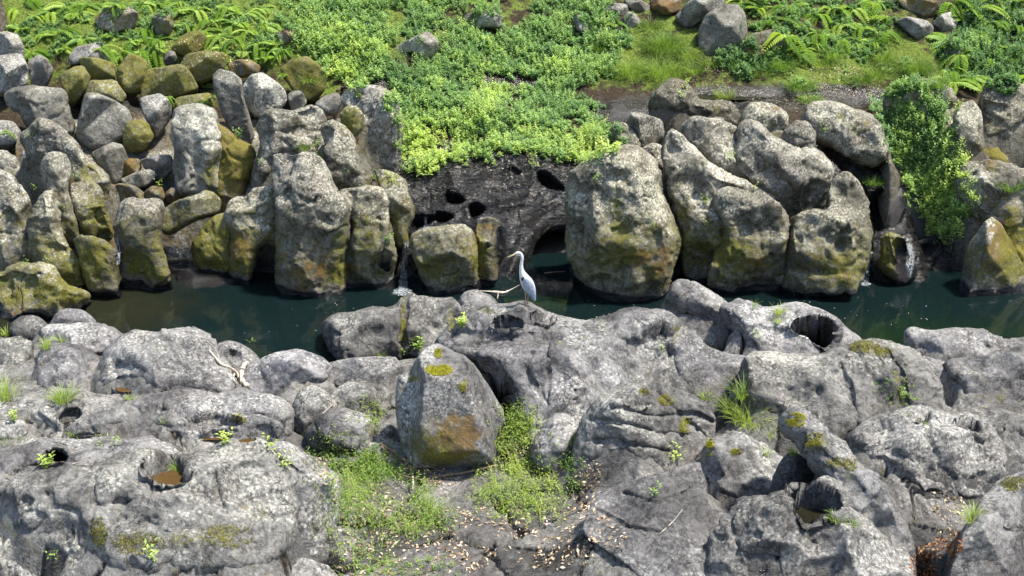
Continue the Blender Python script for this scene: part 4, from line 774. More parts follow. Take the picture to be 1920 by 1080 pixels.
def z_far(x, y):
    z = terrain_base(x, y) - .42 * sst(-2.6, -3.4, x) * sst(28, 27, y); p = np.c_[x, y, np.zeros_like(x)]
    up = sst(22.3, 24.5, y)
    return z + up * (.16 * fbm(p, .8, 3, 21) + .05 * fbm(p, 3.2, 3, 22)) + .015 * fbm(p, 12, 2, 23)
def mk_far(p):
    m = np.zeros((len(p), 4)); ox, oy = project(p)
    m[:, 0] = .48 * sst(26.6, 28, p[:, 1]) + .3 * sst(-1, -4, p[:, 0])
    for (x, y, rx, ry, s) in [(1560, 125, 90, 34, .6), (1680, 110, 60, 26, .5), (330, 70, 140, 26, .6), (1230, 110, 80, 40, .5), (590, 170, 40, 16, .6), (450, 180, 60, 20, .4)]:
        m[:, 0] += s * np.exp(-((ox - x) / rx) ** 2 - ((oy - y) / ry) ** 2)
    m[:, 1] = .25 + sst(24.6, 23.4, p[:, 1]) * .9  # wet ground by the river, darkened to paint in the cave shade
    for (x, y, rx, ry, s) in [(1180, 215, 60, 26, .9), (1380, 185, 120, 22, .7), (1580, 180, 90, 20, .6), (960, 150, 120, 14, .5), (900, 300, 200, 30, .8), (1580, 300, 60, 50, .9), (715, 150, 14, 30, .8)]:
        m[:, 1] += s * np.exp(-((ox - x) / rx) ** 2 - ((oy - y) / ry) ** 2)
    return np.clip(m, 0, 1)
grid(axis(-9.5, 9.5, .065, -70, 70), np.r_[np.arange(20.2, 32, .065), np.linspace(32, 62, 30)], z_far, mk_far, M['soil'], 'far_slope_ground')
xs = np.linspace(-70, 70, 120); ys = np.linspace(17.2, 23.2, 60)
wm_ = grid(xs, ys, lambda x, y: x * 0, lambda p: np.zeros((len(p), 4)), M['water'], 'river_water')

# ------------------------------------------------------------------ ray casting onto what is built
bpy.context.view_layer.update()
DG = bpy.context.evaluated_depsgraph_get()
def surf(px, py):
    d = rays(px, py); ok, loc, nor, idx, ob, mt = S.ray_cast(DG, Vector(CAM), Vector(d))
    return (np.array(loc), np.array(nor), ob) if ok else (None, None, None)
def drop(x, y, z=12.0):
    ok, loc, nor, idx, ob, mt = S.ray_cast(DG, Vector((x, y, z)), Vector((0, 0, -1)))
    return (np.array(loc), np.array(nor), ob) if ok else (None, None, None)

def leaves(name, P, D, U, L, W, tint, mat, **k):
    D = D / np.linalg.norm(D, axis=1, keepdims=True); Sd = np.cross(D, U); Sd /= np.linalg.norm(Sd, axis=1, keepdims=True) + 1e-9
    Un = np.cross(Sd, D); L = L[:, None]; W = W[:, None]
    a = P; b = P + D * L * .5 + Sd * W * .5 + Un * L * .10; c = P + D * L - Un * L * .12; e = P + D * L * .5 - Sd * W * .5 + Un * L * .10
    V = np.stack([a, b, c, e], 1).reshape(-1, 3); i = np.arange(len(P)) * 4
    T = np.vstack([np.c_[i, i + 1, i + 2], np.c_[i, i + 2, i + 3]])
    return mesh_np(name, V, tris=T, mat=mat, attrs={'tint': np.repeat(tint, 4)}, smooth=False, **k)
def blades(name, P, az, lean, L, W, tint, mat, **k):
    """arching grass blades: 3 segments"""
    h = np.c_[np.cos(az), np.sin(az), 0 * az]; sd = np.c_[-np.sin(az), np.cos(az), 0 * az]; V = []
    for t in (0, .35, .7, 1.0):
        a = lean * t * 1.5; z = np.cos(np.minimum(a, 2.2)) * t; 
        c = P + h * (np.sin(np.minimum(a, 1.8)) * t * L)[:, None] + np.array([0, 0, 1.]) * (L * t * np.cos(np.minimum(lean * t, 1.9)))[:, None]
        wd = (W * (1 - t) ** .6 * .5)[:, None]
        if t < 1: V += [c - sd * wd, c + sd * wd]
        else: V += [c]
    V = np.stack(V, 1).reshape(-1, 3); i = np.arange(len(P)) * 7
    q = np.vstack([np.c_[i, i + 1, i + 3, i + 2], np.c_[i + 2, i + 3, i + 5, i + 4]]); t = np.c_[i + 4, i + 5, i + 6]
    return mesh_np(name, V, tris=t, quads=q, mat=mat, attrs={'tint': np.repeat(tint, 7)}, smooth=False, **k)
def in_poly_samples(poly, n):
    q = chaikin(P_(poly), 1); lo, hi = q.min(0), q.max(0); out = []
    while len(out) < n:
        p = rng.uniform(lo, hi, (n * 2, 2)); p = p[inside(p, q)]; out = p if len(out) == 0 else np.vstack([out, p])
    return out[:n]

# ------------------------------------------------------------------ leafy ground cover
def cover(name, poly, n, label, tint_f, hgt=.16, per=13, leafL=.062, skip=('near',), lump=.22):
    nc = max(8, n // 9); ctr = in_poly_samples(poly, nc); base = []; px = []; off = []
    for c0 in ctr:
        c0 = c0 + rng.normal(0, 5, 2); l, nn, ob = surf(*c0)
        if l is None or ob.name.startswith(('fern', 'frond')): continue
        rad = rng.uniform(.09, .19); big = rng.uniform(.5, 1.3) * (1.5 if rng.random() < .1 else 1); sp_ = rng.choice([.75, .9, 1.1, 1.5]); tn_ = rng.normal(0, .10)
        if fbm(l[None], 1.6, 2, 61)[0] < -.42: continue
        for k in range(9):
            a = rng.uniform(0, 6.28); r = rad * math.sqrt(rng.random()); q, _, o2 = drop(l[0] + r * math.cos(a), l[1] + r * math.sin(a))
            if q is None or abs(q[2] - l[2]) > .5: q = l.copy()
            base.append(q); px.append(c0); off.append([math.cos(a) * r / rad, math.sin(a) * r / rad, big * (1.15 - .8 * (r / rad) ** 2), sp_, tn_])
    off = np.array(off)
    base = np.array(base); px = np.array(px); m = len(base)
    lum = sst(-.5, .6, fbm(base * [1, 1, 0], 1.9, 2, 33)); top = (hgt * (.6 + .5 * rng.random(m)) + lump * lum * .6) * off[:, 2]
    tint0 = tint_f(px[:, 0], px[:, 1]) + .10 + .20 * fbm(base, 2.5, 2, 44) + .05 * rng.normal(size=m) + off[:, 4] + .12 * (lum - .5)
    K = per; f = np.tile((np.arange(K) + .5) / K, m).reshape(m, K)
    az = (np.arange(K) * 2.4)[None] + rng.uniform(0, 6.28, (m, 1)) + rng.normal(0, .3, (m, K))
    ln = rng.normal(0, .12, (m, 2)) + .75 * off[:, :2]; up0 = np.stack([ln[:, 0], ln[:, 1] - .12, np.ones(m)], 1)
    P = base[:, None] + up0[:, None] * (top[:, None] * (.25 + .75 * f))[..., None]
    el_ = .1 + 1.0 * f ** 2
    D = np.stack([np.cos(az) * np.cos(el_), np.sin(az) * np.cos(el_), np.sin(el_)], -1)
    U = np.broadcast_to(np.array([0, 0, 1.0]), D.shape) + .2 * rng.normal(size=D.shape)
    sz = leafL * off[:, 3:4] * rng.uniform(.7, 1.3, (m, K)) * (1.15 - .5 * f)
    tint = np.clip(tint0[:, None] + .28 * (f - .6) + .07 * rng.normal(size=(m, K)), 0, 1)  # lower leaves tinted darker, painting in shade between plants
    o = leaves(name, P.reshape(-1, 3), D.reshape(-1, 3), U.reshape(-1, 3), sz.ravel(), sz.ravel() * rng.uniform(.35, .55, m * K), tint.ravel(), M['cover'])
    return tag(o, label, None, None, 'stuff')
def blob(x, y, bs, base):
    r = base + 0 * x
    for (bx, by, rx, ry, a) in bs: r = r + a * np.exp(-((x - bx) / rx) ** 2 - ((y - by) / ry) ** 2)
    return r
cover('leafy_ground_cover', '745,190 790,150 860,130 930,175 1010,165 1080,165 1110,200 1130,240 1165,255 1160,275 1120,300 1070,305 1010,300 960,285 900,300 830,305 785,325 745,300 740,240', 4200,
      'lime green leafy plants hanging over the wet black rock slope', lambda x, y: blob(x, y, [(800, 280, 60, 40, .45), (1090, 280, 70, 30, .4), (920, 180, 40, 30, .35), (820, 195, 60, 25, -.1), (1040, 210, 70, 30, -.15), (880, 250, 120, 50, .15), (1150, 270, 20, 20, -.35)], .45), leafL=.062)
cover('leafy_ground_cover', '515,10 560,-10 700,-15 860,-10 870,15 860,60 830,55 800,50 745,75 720,105 710,130 705,160 660,165 620,150 600,115 570,100 545,60', 3900,
      'leafy plants covering the slope between the ferns and the flat brown rock', lambda x, y: blob(x, y, [(650, 130, 60, 45, .4), (600, 60, 60, 50, .15)], .38))
cover('leafy_ground_cover', '715,140 760,110 840,105 860,125 820,150 770,170 735,175', 500, 'leafy clump below the flat brown rock', lambda x, y: blob(x, y, [(800, 130, 40, 20, .1)], .28))
cover('leafy_ground_cover', '830,90 860,60 900,55 960,60 1010,15 1060,-15 1130,-10 1140,40 1180,70 1150,110 1140,140 1090,160 1020,145 960,140 900,140 850,120', 3600,
      'bluish green leafy plants in the middle of the upper slope', lambda x, y: blob(x, y, [(900, 120, 50, 25, .2), (1050, 130, 60, 20, .25)], .36))
cover('leafy_ground_cover', '1640,200 1690,182 1740,190 1760,215 1770,260 1785,300 1785,320 1800,350 1815,380 1815,410 1795,425 1765,410 1735,385 1712,365 1700,335 1690,310 1672,275 1655,240', 2700,
      'long trail of leafy plants tumbling down to the right-hand pool', lambda x, y: blob(x, y, [(1760, 370, 90, 80, .55)], .36), lump=.22)

# ------------------------------------------------------------------ grass tufts
def tuft(px, py, n, L, label, spread=.12, tint=.6, lean=.9, name='grass_tuft', group=None, W=.007, cat='grass', mat='grass'):
    l, nn, ob = surf(px, py)
    if l is None: return None
    a = rng.uniform(0, 6.283, n); r = spread * np.sqrt(rng.random(n)); P = l + np.c_[np.cos(a) * r, np.sin(a) * r, -.01 + 0 * a]
    P[:, 2] += -.5 * (r ** 2)
    o = blades(name, P, a + rng.normal(0, .6, n), np.clip(rng.normal(lean, .35, n), .05, 2) * (.35 + .65 * r / max(spread, 1e-6)), L * rng.uniform(.5, 1.1, n), W * rng.uniform(.7, 1.4, n),
               np.clip(tint + .15 * rng.normal(size=n), 0, 1), M[mat], loc=l)
    return tag(o, label, cat, group or 'grass tufts growing on the rocks')
for a in [
 (118, 752, 170, .26, 'bright green grass tuft on the bedrock left of the pothole', .10, .75), (10, 745, 130, .34, 'pale grass tuft at the left edge', .14, .85),
 (88, 652, 60, .20, 'small grass tuft left of the domed rock crown', .06, .8), (118, 640, 60, .18, 'small grass tuft behind the domed rock crown', .06, .8), (14, 628, 50, .18, 'yellowish grass at the left edge by the water', .08, .7),
 (712, 668, 50, .14, 'short grass tuft under the mossy crack', .06, .7), (244, 748, 40, .10, 'tiny grass tuft below the brown pothole', .04, .75), (336, 885, 60, .18, 'grass sprig leaning over the leaf-brown pothole', .05, .6),
 (1462, 590, 60, .20, 'star-shaped yellow-green grass tuft left of the large black pothole', .05, .95), (1460, 605, 36, .12, 'lower little sprig left of the large black pothole', .04, .9), (1412, 578, 14, .16, 'few thin grass stems at the waterline right of the pale fin', .04, .5),
 (1335, 652, 30, .14, 'thin grass in the hollow below the pale fin', .05, .7), (1345, 655, 20, .10, 'faint grass wisp beside the hollow', .05, .6),
 (1435, 850, 40, .12, 'small bright tuft in the smooth bluish hollow', .04, .75), (1486, 852, 50, .15, 'yellowish tuft in the smooth bluish hollow', .04, .8), (1445, 820, 24, .18, 'trailing dry grass left of the moss cap', .04, .8),
 (1822, 976, 80, .20, 'bright grass tuft beside the red leaf pool', .07, .85), (1570, 975, 60, .12, 'short mossy grass by the dark water-filled pothole', .08, .7), (1600, 985, 30, .10, 'small weed right of the dark pothole', .05, .6),
 (1405, 790, 260, .30, 'large bright grass clump above the layered rock', .20, .85), (1375, 775, 120, .32, 'tall grass stems beside the thin mossy flake', .12, .65), (1322, 748, 50, .16, 'small grass tuft left of the large bright clump', .06, .8),
 (1395, 745, 80, .36, 'upright reedy grass behind the large bright clump', .10, .6), (140, 815, 30, .12, 'thin grass beside the flat pale stone', .06, .7), (20, 832, 40, .14, 'sparse grass at the left edge above the dark band', .10, .6),
 (310, 790, 30, .08, 'tiny weeds at the brown triangular pool', .06, .6), (470, 640, 12, .12, 'thin dry stems near the driftwood', .04, .9),
 (1358, 182, 220, .26, 'bright lone grass tuft in the brown shallow pool', .18, .72), (1070, 830, 50, .14, 'green weeds on the pale bluish stone', .08, .5),
]: tuft(a[0], a[1], a[2], a[3], a[4], a[5], a[6])
for a in [
 (1245, 85, 900, .42, 'dome of fine green grass near the rubble cluster', .45, .35), (1180, 135, 600, .40, 'drooping grass mound at the edge of the dark ledge', .40, .55), (1245, 135, 600, .40, 'drooping grass mound left of the brown pool', .40, .6), (1110, 130, 300, .35, 'loose grass mound beside the bluish plants', .3, .5),
 (1300, 135, 250, .30, 'narrow grass mound above the brown pool', .2, .45), (1380, 125, 260, .26, 'dark leafy grass mound right of the blue-grey boulder', .2, .2), (1465, 125, 400, .32, 'rounded grass mound among the orange stones', .26, .4), (1500, 165, 400, .32, 'olive grass mound overhanging the pebbly stream', .28, .4),
 (1520, 190, 250, .22, 'mossy grass rim above the right-hand stream', .24, .55), (1615, 150, 260, .22, 'small sedge mound in front of the pebbly patch', .18, .35), (1715, 130, 700, .38, 'large sedge mound above the domed pale rock', .36, .38), (1655, 110, 300, .30, 'sedge mound behind the large sedge mound', .26, .4),
 (1660, 75, 300, .30, 'sedge mound under the long stepped slab', .26, .35), (1638, 345, 260, .20, 'round dark sedge tuft on the wet chute', .14, .25), (572, 275, 160, .16, 'soft grass in the seam of the broad rock head', .18, .5), (605, 295, 120, .16, 'grass at the right end of the rock seam', .10, .45), (1905, 110, 350, .4, 'sedge at the right edge below the leafy shrub', .3, .3),
 (1575, 150, 200, .2, 'low yellow-green grass on the mossy bank', .25, .6), (1540, 120, 200, .2, 'low grass on the orange-tinted moss', .25, .65), (585, 150, 150, .2, 'grass fringe below the yellow-mossed wedge', .2, .6), (1895, 355, 150, .25, 'grass in the gap at the right edge', .15, .35),
]: tuft(a[0], a[1], a[2], a[3], a[4], a[5], a[6], lean=1.2, name='grass_mound', group='grass mounds on the far slope', W=.008)

# weedy patches on the near bank (nobody could count the stems)
def weeds(poly, n, L, label, tint, blo=.3):
    pts = in_poly_samples(poly, n) + rng.normal(0, 1, (n, 2)) * [16, 12]; P = []
    for p in pts:
        l, nn, ob = surf(*p)
        if l is not None and fbm(l[None], 2.0, 3, 19)[0] > rng.uniform(-.55, .25) and (l[2] < 1.5 or 'crack' in label): P.append(l)
    P = np.array(P); m = len(P); K = 5
    top = L * rng.uniform(.4, 1.1, m) * (.6 + .6 * sst(-.4, .5, fbm(P, 2.2, 2, 3)))
    f = np.tile((np.arange(K) + 1) / K, m).reshape(m, K); az = np.arange(K)[None] * 2.4 + rng.uniform(0, 6.28, (m, 1))
    ln = np.stack([rng.normal(0, .35, m), rng.normal(0, .35, m), np.ones(m)], 1)
    Q = P[:, None] + ln[:, None] * (top[:, None] * f)[..., None]; e_ = rng.uniform(-.2, .9, (m, K))
    D = np.stack([np.cos(az) * np.cos(e_), np.sin(az) * np.cos(e_), np.sin(e_)], -1)
    U = np.broadcast_to(np.array([0, 0, 1.0]), D.shape) + .3 * rng.normal(size=D.shape)
    sz = rng.uniform(.022, .055, (m, K)); t0 = tint + .2 * fbm(P, 2.5, 2, 9) + .08 * rng.normal(size=m)
    o = leaves('weeds', Q.reshape(-1, 3), D.reshape(-1, 3), U.reshape(-1, 3), sz.ravel(), sz.ravel() * .32, np.clip(np.repeat(t0, K) + .08 * rng.normal(size=m * K), 0, 1), M['grass'])
    tag(o, label, kind='stuff')
    k = int(m * 1.2); idx = rng.integers(0, m, k)
    b = blades('grass', P[idx] + rng.normal(0, .03, (k, 3)) * [1, 1, 0], rng.uniform(0, 6.28, k), rng.uniform(.2, 1.3, k), L * rng.uniform(.5, 1.2, k), rng.uniform(.004, .008, k), np.clip(tint + .1 + .2 * rng.normal(size=k), 0, 1), M['grass'])
    tag(b, label + ', thin blades between them', kind='stuff')
weeds('620,920 650,880 700,870 760,890 800,930 835,975 830,1000 780,1000 740,1020 680,1050 640,1010 622,960', 1100, .26, 'weedy green patch at the bottom centre left', .62)
weeds('895,920 930,880 985,870 1030,890 1050,930 1040,965 990,975 930,965 900,945', 700, .20, 'weedy green patch below the big split boulder', .72)
weeds('940,800 965,770 1000,790 1002,830 960,850 935,840', 320, .16, 'weedy green strip between the split boulder and the pale stone', .66)
weeds('640,850 700,850 745,870 760,890 700,900 640,890', 300, .18, 'darker weeds left of the foot of the split boulder', .3)
weeds('630,1030 700,1040 760,1060 820,1050 860,1075 640,1085', 160, .10, 'low weeds at the bottom edge', .6)
weeds('1060,850 1100,850 1090,900 1075,920 1050,890', 90, .14, 'weeds under the pale bluish stone', .4)
weeds('580,830 640,830 640,860 600,860', 120, .10, 'weeds among leaves under the speckled stone', .6)
weeds('1660,735 1680,690 1700,720 1708,770 1690,780', 60, .05, 'tiny leaves in the vertical crack of the domed boulder', .5)
weeds('670,760 700,750 715,790 700,815 680,800', 90, .12, 'weeds in the gap left of the split boulder', .62)

# small broad-leaved plants rooted in cracks
def sprig(px, py, n, L, label, tint=.75, stems=5, h=.16, fern=False):
    l, nn, ob = surf(px, py)
    if l is None: return
    Pn = []; Dn = []; 
    for sidx in range(stems):
        a = rng.uniform(0, 6.28); hh = h * rng.uniform(.6, 1.2); d = np.array([math.cos(a) * .5, math.sin(a) * .5, 1.0])
        for k in range(max(3, n // stems)):
            f = (k + 1) / max(3, n // stems); az_ = a + k * 2.4; e_ = .1 + .5 * f
            Pn.append(l + d * hh * f); Dn.append([math.cos(az_) * math.cos(e_), math.sin(az_) * math.cos(e_), math.sin(e_)])
    Pn = np.array(Pn); Dn = np.array(Dn); m = len(Pn)
    o = leaves('leafy_sprig', Pn, Dn, np.tile([0, 0, 1.0], (m, 1)) + .1 * rng.normal(size=(m, 3)), L * rng.uniform(.7, 1.2, m), L * rng.uniform(.35, .5, m), np.clip(tint + .1 * rng.normal(size=m), 0, 1), M['fern'], loc=l)
    tag(o, label, 'plant', 'small plants rooted in the rocks')
for a in [
 (782, 655, 50, .09, 'bright leafy plant behind the top of the split boulder', .6), (760, 668, 20, .05, 'low sprig at the foot of the mossy crack', .6), (866, 612, 50, .07, 'yellow-green sprig below the round boulder left of the heron', 1.0),
 (90, 878, 70, .07, 'flat yellow-green fern on the dark bedrock band', .85), (423, 832, 36, .06, 'lime sprig beside the shallow leaf pothole', 1.0), (510, 845, 24, .06, 'small fern at the ridge top beside the foreground mass', .9), (535, 880, 24, .06, 'pale sprig on the stained ridge', .95),
 (27, 788, 40, .06, 'yellowish sprigs at the left edge above the flat pale stone', .9), (185, 845, 14, .04, 'thin upright seedling on the dark band, left one', .6), (218, 838, 18, .05, 'thin upright seedling on the dark band, right one', .6),
 (1272, 862, 20, .06, 'yellow leaf sprig under the layered rock', .95), (1258, 868, 12, .05, 'fallen sprig beside the yellow leaf sprig', .95), (285, 1052, 30, .06, 'bright round-leaved plant at the bottom left', .85), (100, 1050, 20, .05, 'tiny plant in the bottom left crack', .7),
 (1225, 930, 20, .05, 'lone upright seedling on the cracked slab', .5), (1082, 918, 20, .05, 'seedling where the slab meets the litter', .5), (745, 470, 40, .06, 'dark green plant left of the narrow waterfall', .35), (728, 455, 30, .06, 'green plant at the mossy foot above the narrow waterfall', .4),
 (1322, 385, 26, .06, 'small fern on the side of the long fin', .4), (1325, 425, 16, .05, 'yellow-green sprig low on the long fin', .8), (1240, 545, 10, .04, 'tiny sprig left of the pale fin', .7), (1268, 520, 8, .05, 'bare seedling on the tip of the pale fin', .3),
 (1128, 622, 14, .03, 'tiny yellow plant in the smooth hollow', .95), (1240, 660, 14, .04, 'tiny plant in the notch below the fin', .8), (1420, 635, 18, .04, 'yellow sprig in the seam above the domed boulder', .9), (700, 338, 40, .06, 'ferny sprigs along the mossy saddle', .5), (735, 345, 24, .06, 'sprigs beside the leaning mossy shoulder', .5),
 (655, 330, 20, .05, 'sprig under the slanting grey rock', .45), (1370, 300, 24, .06, 'sprigs in the joint right of the fissured rock', .4), (1412, 358, 24, .04, 'low yellow-green sprigs on top of the broad lobe', .8), (1282, 165, 30, .06, 'yellow-green plant on the upper dark-topped rock', .9), (1278, 185, 24, .06, 'second yellow-green plant on the dark-topped rock, the lower', .85),
 (1545, 250, 20, .05, 'sprig on the blocky rock in the stream', .6), (118, 398, 22, .05, 'sprig at the foot of the upright rounded stone', .4), (145, 338, 22, .05, 'low green sprig on the domed mossy flank', .5), (70, 358, 24, .05, 'green sprig above the slender pillar', .45), (28, 282, 40, .07, 'bright sprigs over the left-edge stone', .75), (60, 262, 20, .05, 'dark sprig beside the long domed rock', .4),
 (300, 352, 18, .05, 'sprig among the small rusty stones', .6), (447, 258, 30, .06, 'green sprigs at the foot of the leaning dark pillar', .4), (510, 375, 26, .06, 'creeping plant at the left edge of the great pillar', .35), (490, 310, 16, .05, 'sprig in the shade left of the great pillar', .35), (1795, 208, 30, .06, 'yellowish sprigs on the narrow upright stone', .8), (1825, 350, 24, .06, 'plant beside the broad whitish boulder', .4),
 (1690, 745, 34, .045, 'rounded pale leaves low in the crack of the domed boulder', .7), (1155, 400, 14, .03, 'tiny ferns in the crack of the big rounded boulder', .6), (1225, 430, 14, .03, 'mossy sprigs on the right side of the big rounded boulder', .6), (595, 275, 20, .05, 'fern tip on the seam of the broad rock head', .5), (50, 500, 16, .04, 'plant in the mossy cleft at the left', .4), (95, 495, 16, .04, 'dark sprig over the low mossy rock', .4),
]: sprig(*a)

# ------------------------------------------------------------------ ferns
def frond_mesh(name, L, W, n, seed, droop):
    r = np.random.default_rng(seed); P = []; D = []; LL = []; U = []; T = []
    def rach(t): return np.array([L * t * math.cos(.75 - droop * t * .7), 0, L * t * math.sin(.75 - droop * t)])
    for i in range(n):
        t = .12 + .86 * i / (n - 1); p = rach(t); d = rach(min(1, t + .03)) - rach(t - .03); d /= np.linalg.norm(d)
        wl = W * math.sin(math.pi * min(1, t * .85 + .12)) ** .8 * (1 - .25 * t)
        for s in (-1, 1):
            q = np.array([d[0] * .45, s, d[2] * .45 - .12]); q /= np.linalg.norm(q)
            for f, k in ((0, 1.0),):
                P.append(p); D.append(q); LL.append(wl * r.uniform(.85, 1.1)); U.append([-.3, 0, 1]); T.append(.25 + .1 * (seed % 6) + .1 * r.normal() + .2 * t)
            for j in range(3):   # leaflets along the pinna
                f = .25 + .22 * j; pp = p + q * wl * f
                for s2 in (-1, 1):
                    e = q * .6 + d * s2 * .8; P.append(pp); D.append(e); LL.append(wl * .36 * (1 - f * .4)); U.append([-.3, 0, 1]); T.append(.2 + .1 * (seed % 6) + .1 * r.normal() + .2 * t)
    P = np.array(P); D = np.array(D); LL = np.array(LL); D /= np.linalg.norm(D, axis=1, keepdims=True)
    o = leaves(name, P, D, np.array(U, float), LL, np.where(LL > W * .5, LL * .24, LL * .55), np.clip(np.array(T), 0, 1), M['fern'])
    me = o.data; bpy.data.objects.remove(o); return me
FR = [frond_mesh('frond', l_, w_, n_, k, dr) for k, (dr, l_, w_, n_) in enumerate(((.9, .55, .19, 16), (1.3, .5, .22, 15), (1.6, .6, .17, 18), (.6, .45, .2, 14), (1.9, .5, .16, 15), (1.1, .62, .15, 18)))]
def fern(px, py, size, label, nf=7, grp='ferns on the far slope'):
    l, nn, ob = surf(px, py)
    if l is None: return
    root = empty('fern', l, label, 'fern', grp)
    a0 = rng.uniform(0, 6.28)
    for k in range(nf):
        f = bpy.data.objects.new('frond', FR[int(rng.integers(0, 6))]); COL.objects.link(f); f.parent = root
        az_ = a0 + 6.283 * k / nf + rng.uniform(-.3, .3); s = size * rng.uniform(.55, 1.2)
        if math.sin(az_) > .3: s *= .9
        f.rotation_euler = (rng.uniform(-.35, .35), rng.uniform(-.15, .35), az_); f.scale = (s, s, s)
FL = 'bright green fern on the slope behind the mossy boulder pile'
FT = 'lush fern on the slope at the upper right'
fl = [(40, 55), (70, 35), (85, 70), (60, 95), (110, 60), (120, 95), (100, 20), (140, 30), (160, 70), (210, 70), (245, 80), (270, 60), (300, 75), (225, 95), (260, 100), (130, 12), (170, 8), (225, 5), (265, 12), (345, 25), (375, 15), (400, 40), (420, 15), (440, 45), (460, 25), (390, 60),
      (415, 70), (470, 60), (490, 15), (500, 45), (350, 50), (300, 5), (330, 0), (480, 85), (510, 90), (455, 95), (440, 75), (420, 92), (535, 90), (30, 20), (60, 5), (505, 115), (290, 95), (190, 90)]
for k, (x, y) in enumerate(fl): fern(x + rng.uniform(-6, 6), y + rng.uniform(-4, 6), rng.uniform(.75, 1.15), FL, 8, 'ferns behind the boulder pile')
fr = [(1420, 20), (1450, 40), (1480, 15), (1500, 50), (1530, 30), (1560, 15), (1540, 60), (1580, 45), (1600, 20), (1620, 55), (1640, 10), (1660, 35), (1570, 75), (1520, 80), (1610, 85), (1400, 5), (1470, 70), (1640, 80), (1500, 100), (1560, 100), (1665, 60),
      (1800, 30), (1830, 20), (1860, 40), (1890, 15), (1910, 50), (1840, 70), (1870, 85), (1900, 95), (1815, 60), (1780, 75), (1850, 110), (1885, 130), (1820, 140), (1790, 150), (1910, 150), (1770, 130), (1860, 150), (1760, 90), (1800, 105), (1835, 125), (1780, 10), (1910, 0), (1850, 0)]
for k, (x, y) in enumerate(fr): fern(x + rng.uniform(-6, 6), y + rng.uniform(-4, 6), rng.uniform(.8, 1.35), FT, 8, 'ferns at the upper right')
for x, y, s, lb in [(385, 190, .6, 'small fern on the mossy slab behind the square-topped pillar'), (385, 160, .5, 'little fern in the gap right of the long mossy block'), (315, 185, .45, 'tiny fern beside the three-sided whitish stone'), (890, 5, 1.0, 'pale fern drooping from the top edge over the dark hollow'),
                    (930, 0, 1.0, 'second pale fern at the top edge over the dark hollow, the right one'), (1150, 45, .6, 'small fern over the rubble cluster'), (1145, 65, .5, 'broad-leaved fern left of the grass dome'), (330, 118, .4, 'small fern in front of the egg-shaped mossy boulder'),
                    (430, 115, .5, 'fern sprout above the leaning dark pillar'), (535, 140, .4, 'fern sprout left of the yellow-mossed wedge'), (20, 250, .35, 'small fern on the left-edge stones')]:
    fern(x, y, s, lb, 5, 'small ferns between the rocks')
for a in [(1330, 120, 200, .25, 'low grass below the blue-grey boulder', .25, .45), (1420, 140, 220, .28, 'grass mound at the far edge of the brown pool', .22, .35), (1560, 105, 260, .3, 'grass mound in front of the upper right ferns', .25, .5), (1640, 140, 260, .3, 'grass mound left of the domed pale rock', .25, .45),
          (1220, 50, 260, .3, 'grass mound right of the rubble cluster', .25, .3), (1290, 105, 300, .3, 'grass mound left of the blue-grey boulder foot', .25, .5), (1760, 160, 220, .3, 'grass mound behind the trail of plants', .2, .45), (1120, 90, 260, .3, 'grass mound left of the fine green dome', .25, .35)]:
    tuft(a[0], a[1], a[2], a[3], a[4], a[5], a[6], lean=1.2, name='grass_mound', group='grass mounds on the far slope', W=.008)
cover('leafy_ground_cover', '1330,90 1500,80 1660,95 1760,130 1800,160 1700,150 1620,165 1560,185 1480,160 1420,130 1340,130', 420, 'patchy low plants on the mossy bank of the right-hand stream', lambda x, y: .42 + 0 * x, hgt=.07, lump=.06, leafL=.045)
# dark leafy masses that read as one undergrowth between the ferns
cover('undergrowth', '0,30 60,-10 200,-15 360,-12 520,-12 540,60 520,100 460,105 440,60 330,55 280,90 200,75 120,100 50,110', 1500, 'low green undergrowth between the ferns at the upper left', lambda x, y: .25 + 0 * x, hgt=.10, lump=.1, leafL=.045)
cover('undergrowth', '1400,-10 1700,-10 1660,90 1640,110 1560,110 1480,95 1420,60', 900, 'low green undergrowth between the ferns at the upper right', lambda x, y: .3 + 0 * x, hgt=.10, lump=.1)
cover('undergrowth', '1790,-10 1935,-10 1935,200 1880,160 1800,165 1760,110 1800,60', 1500, 'dark undergrowth under the right-hand ferns', lambda x, y: .12 + 0 * x, hgt=.2, lump=.2, leafL=.07)
cover('leafy_ground_cover', '1345,100 1400,88 1430,100 1440,125 1390,140 1350,130', 260, 'dark broad leaves between the blue-grey boulder and the pool', lambda x, y: .1 + 0 * x, hgt=.14, leafL=.08)

# ------------------------------------------------------------------ moss cushions as parts of their rocks
def moss_cushion(key, px, py, rx, ry, n, tint, label=None, L=.022):
    par = ROCKS[key]; a = rng.uniform(0, 6.283, n); r = np.sqrt(rng.random(n)); P = []
    for x, y in zip(px + rx * r * np.cos(a), py + ry * r * np.sin(a)):
        if fbm(np.array([[x * .09, y * .12, 3.]]), 1, 2, 4)[0] < -.25: continue
        l, nn, ob = surf(x, y)
        if l is not None and ob == par: P.append(l)
    if len(P) < 8: return
    P = np.array(P); m = len(P)
    o = blades('moss_cushion', P, rng.uniform(0, 6.28, m), rng.uniform(.2, 1.5, m), L * rng.uniform(.6, 1.3, m), np.full(m, .007), np.clip(tint + .2 * rng.normal(size=m), 0, 1), M['mossf'])
    o['kind'] = 'stuff'
    if label: o['label'] = label
    o.parent = par; o.matrix_parent_inverse = par.matrix_world.inverted()
bpy.context.view_layer.update()
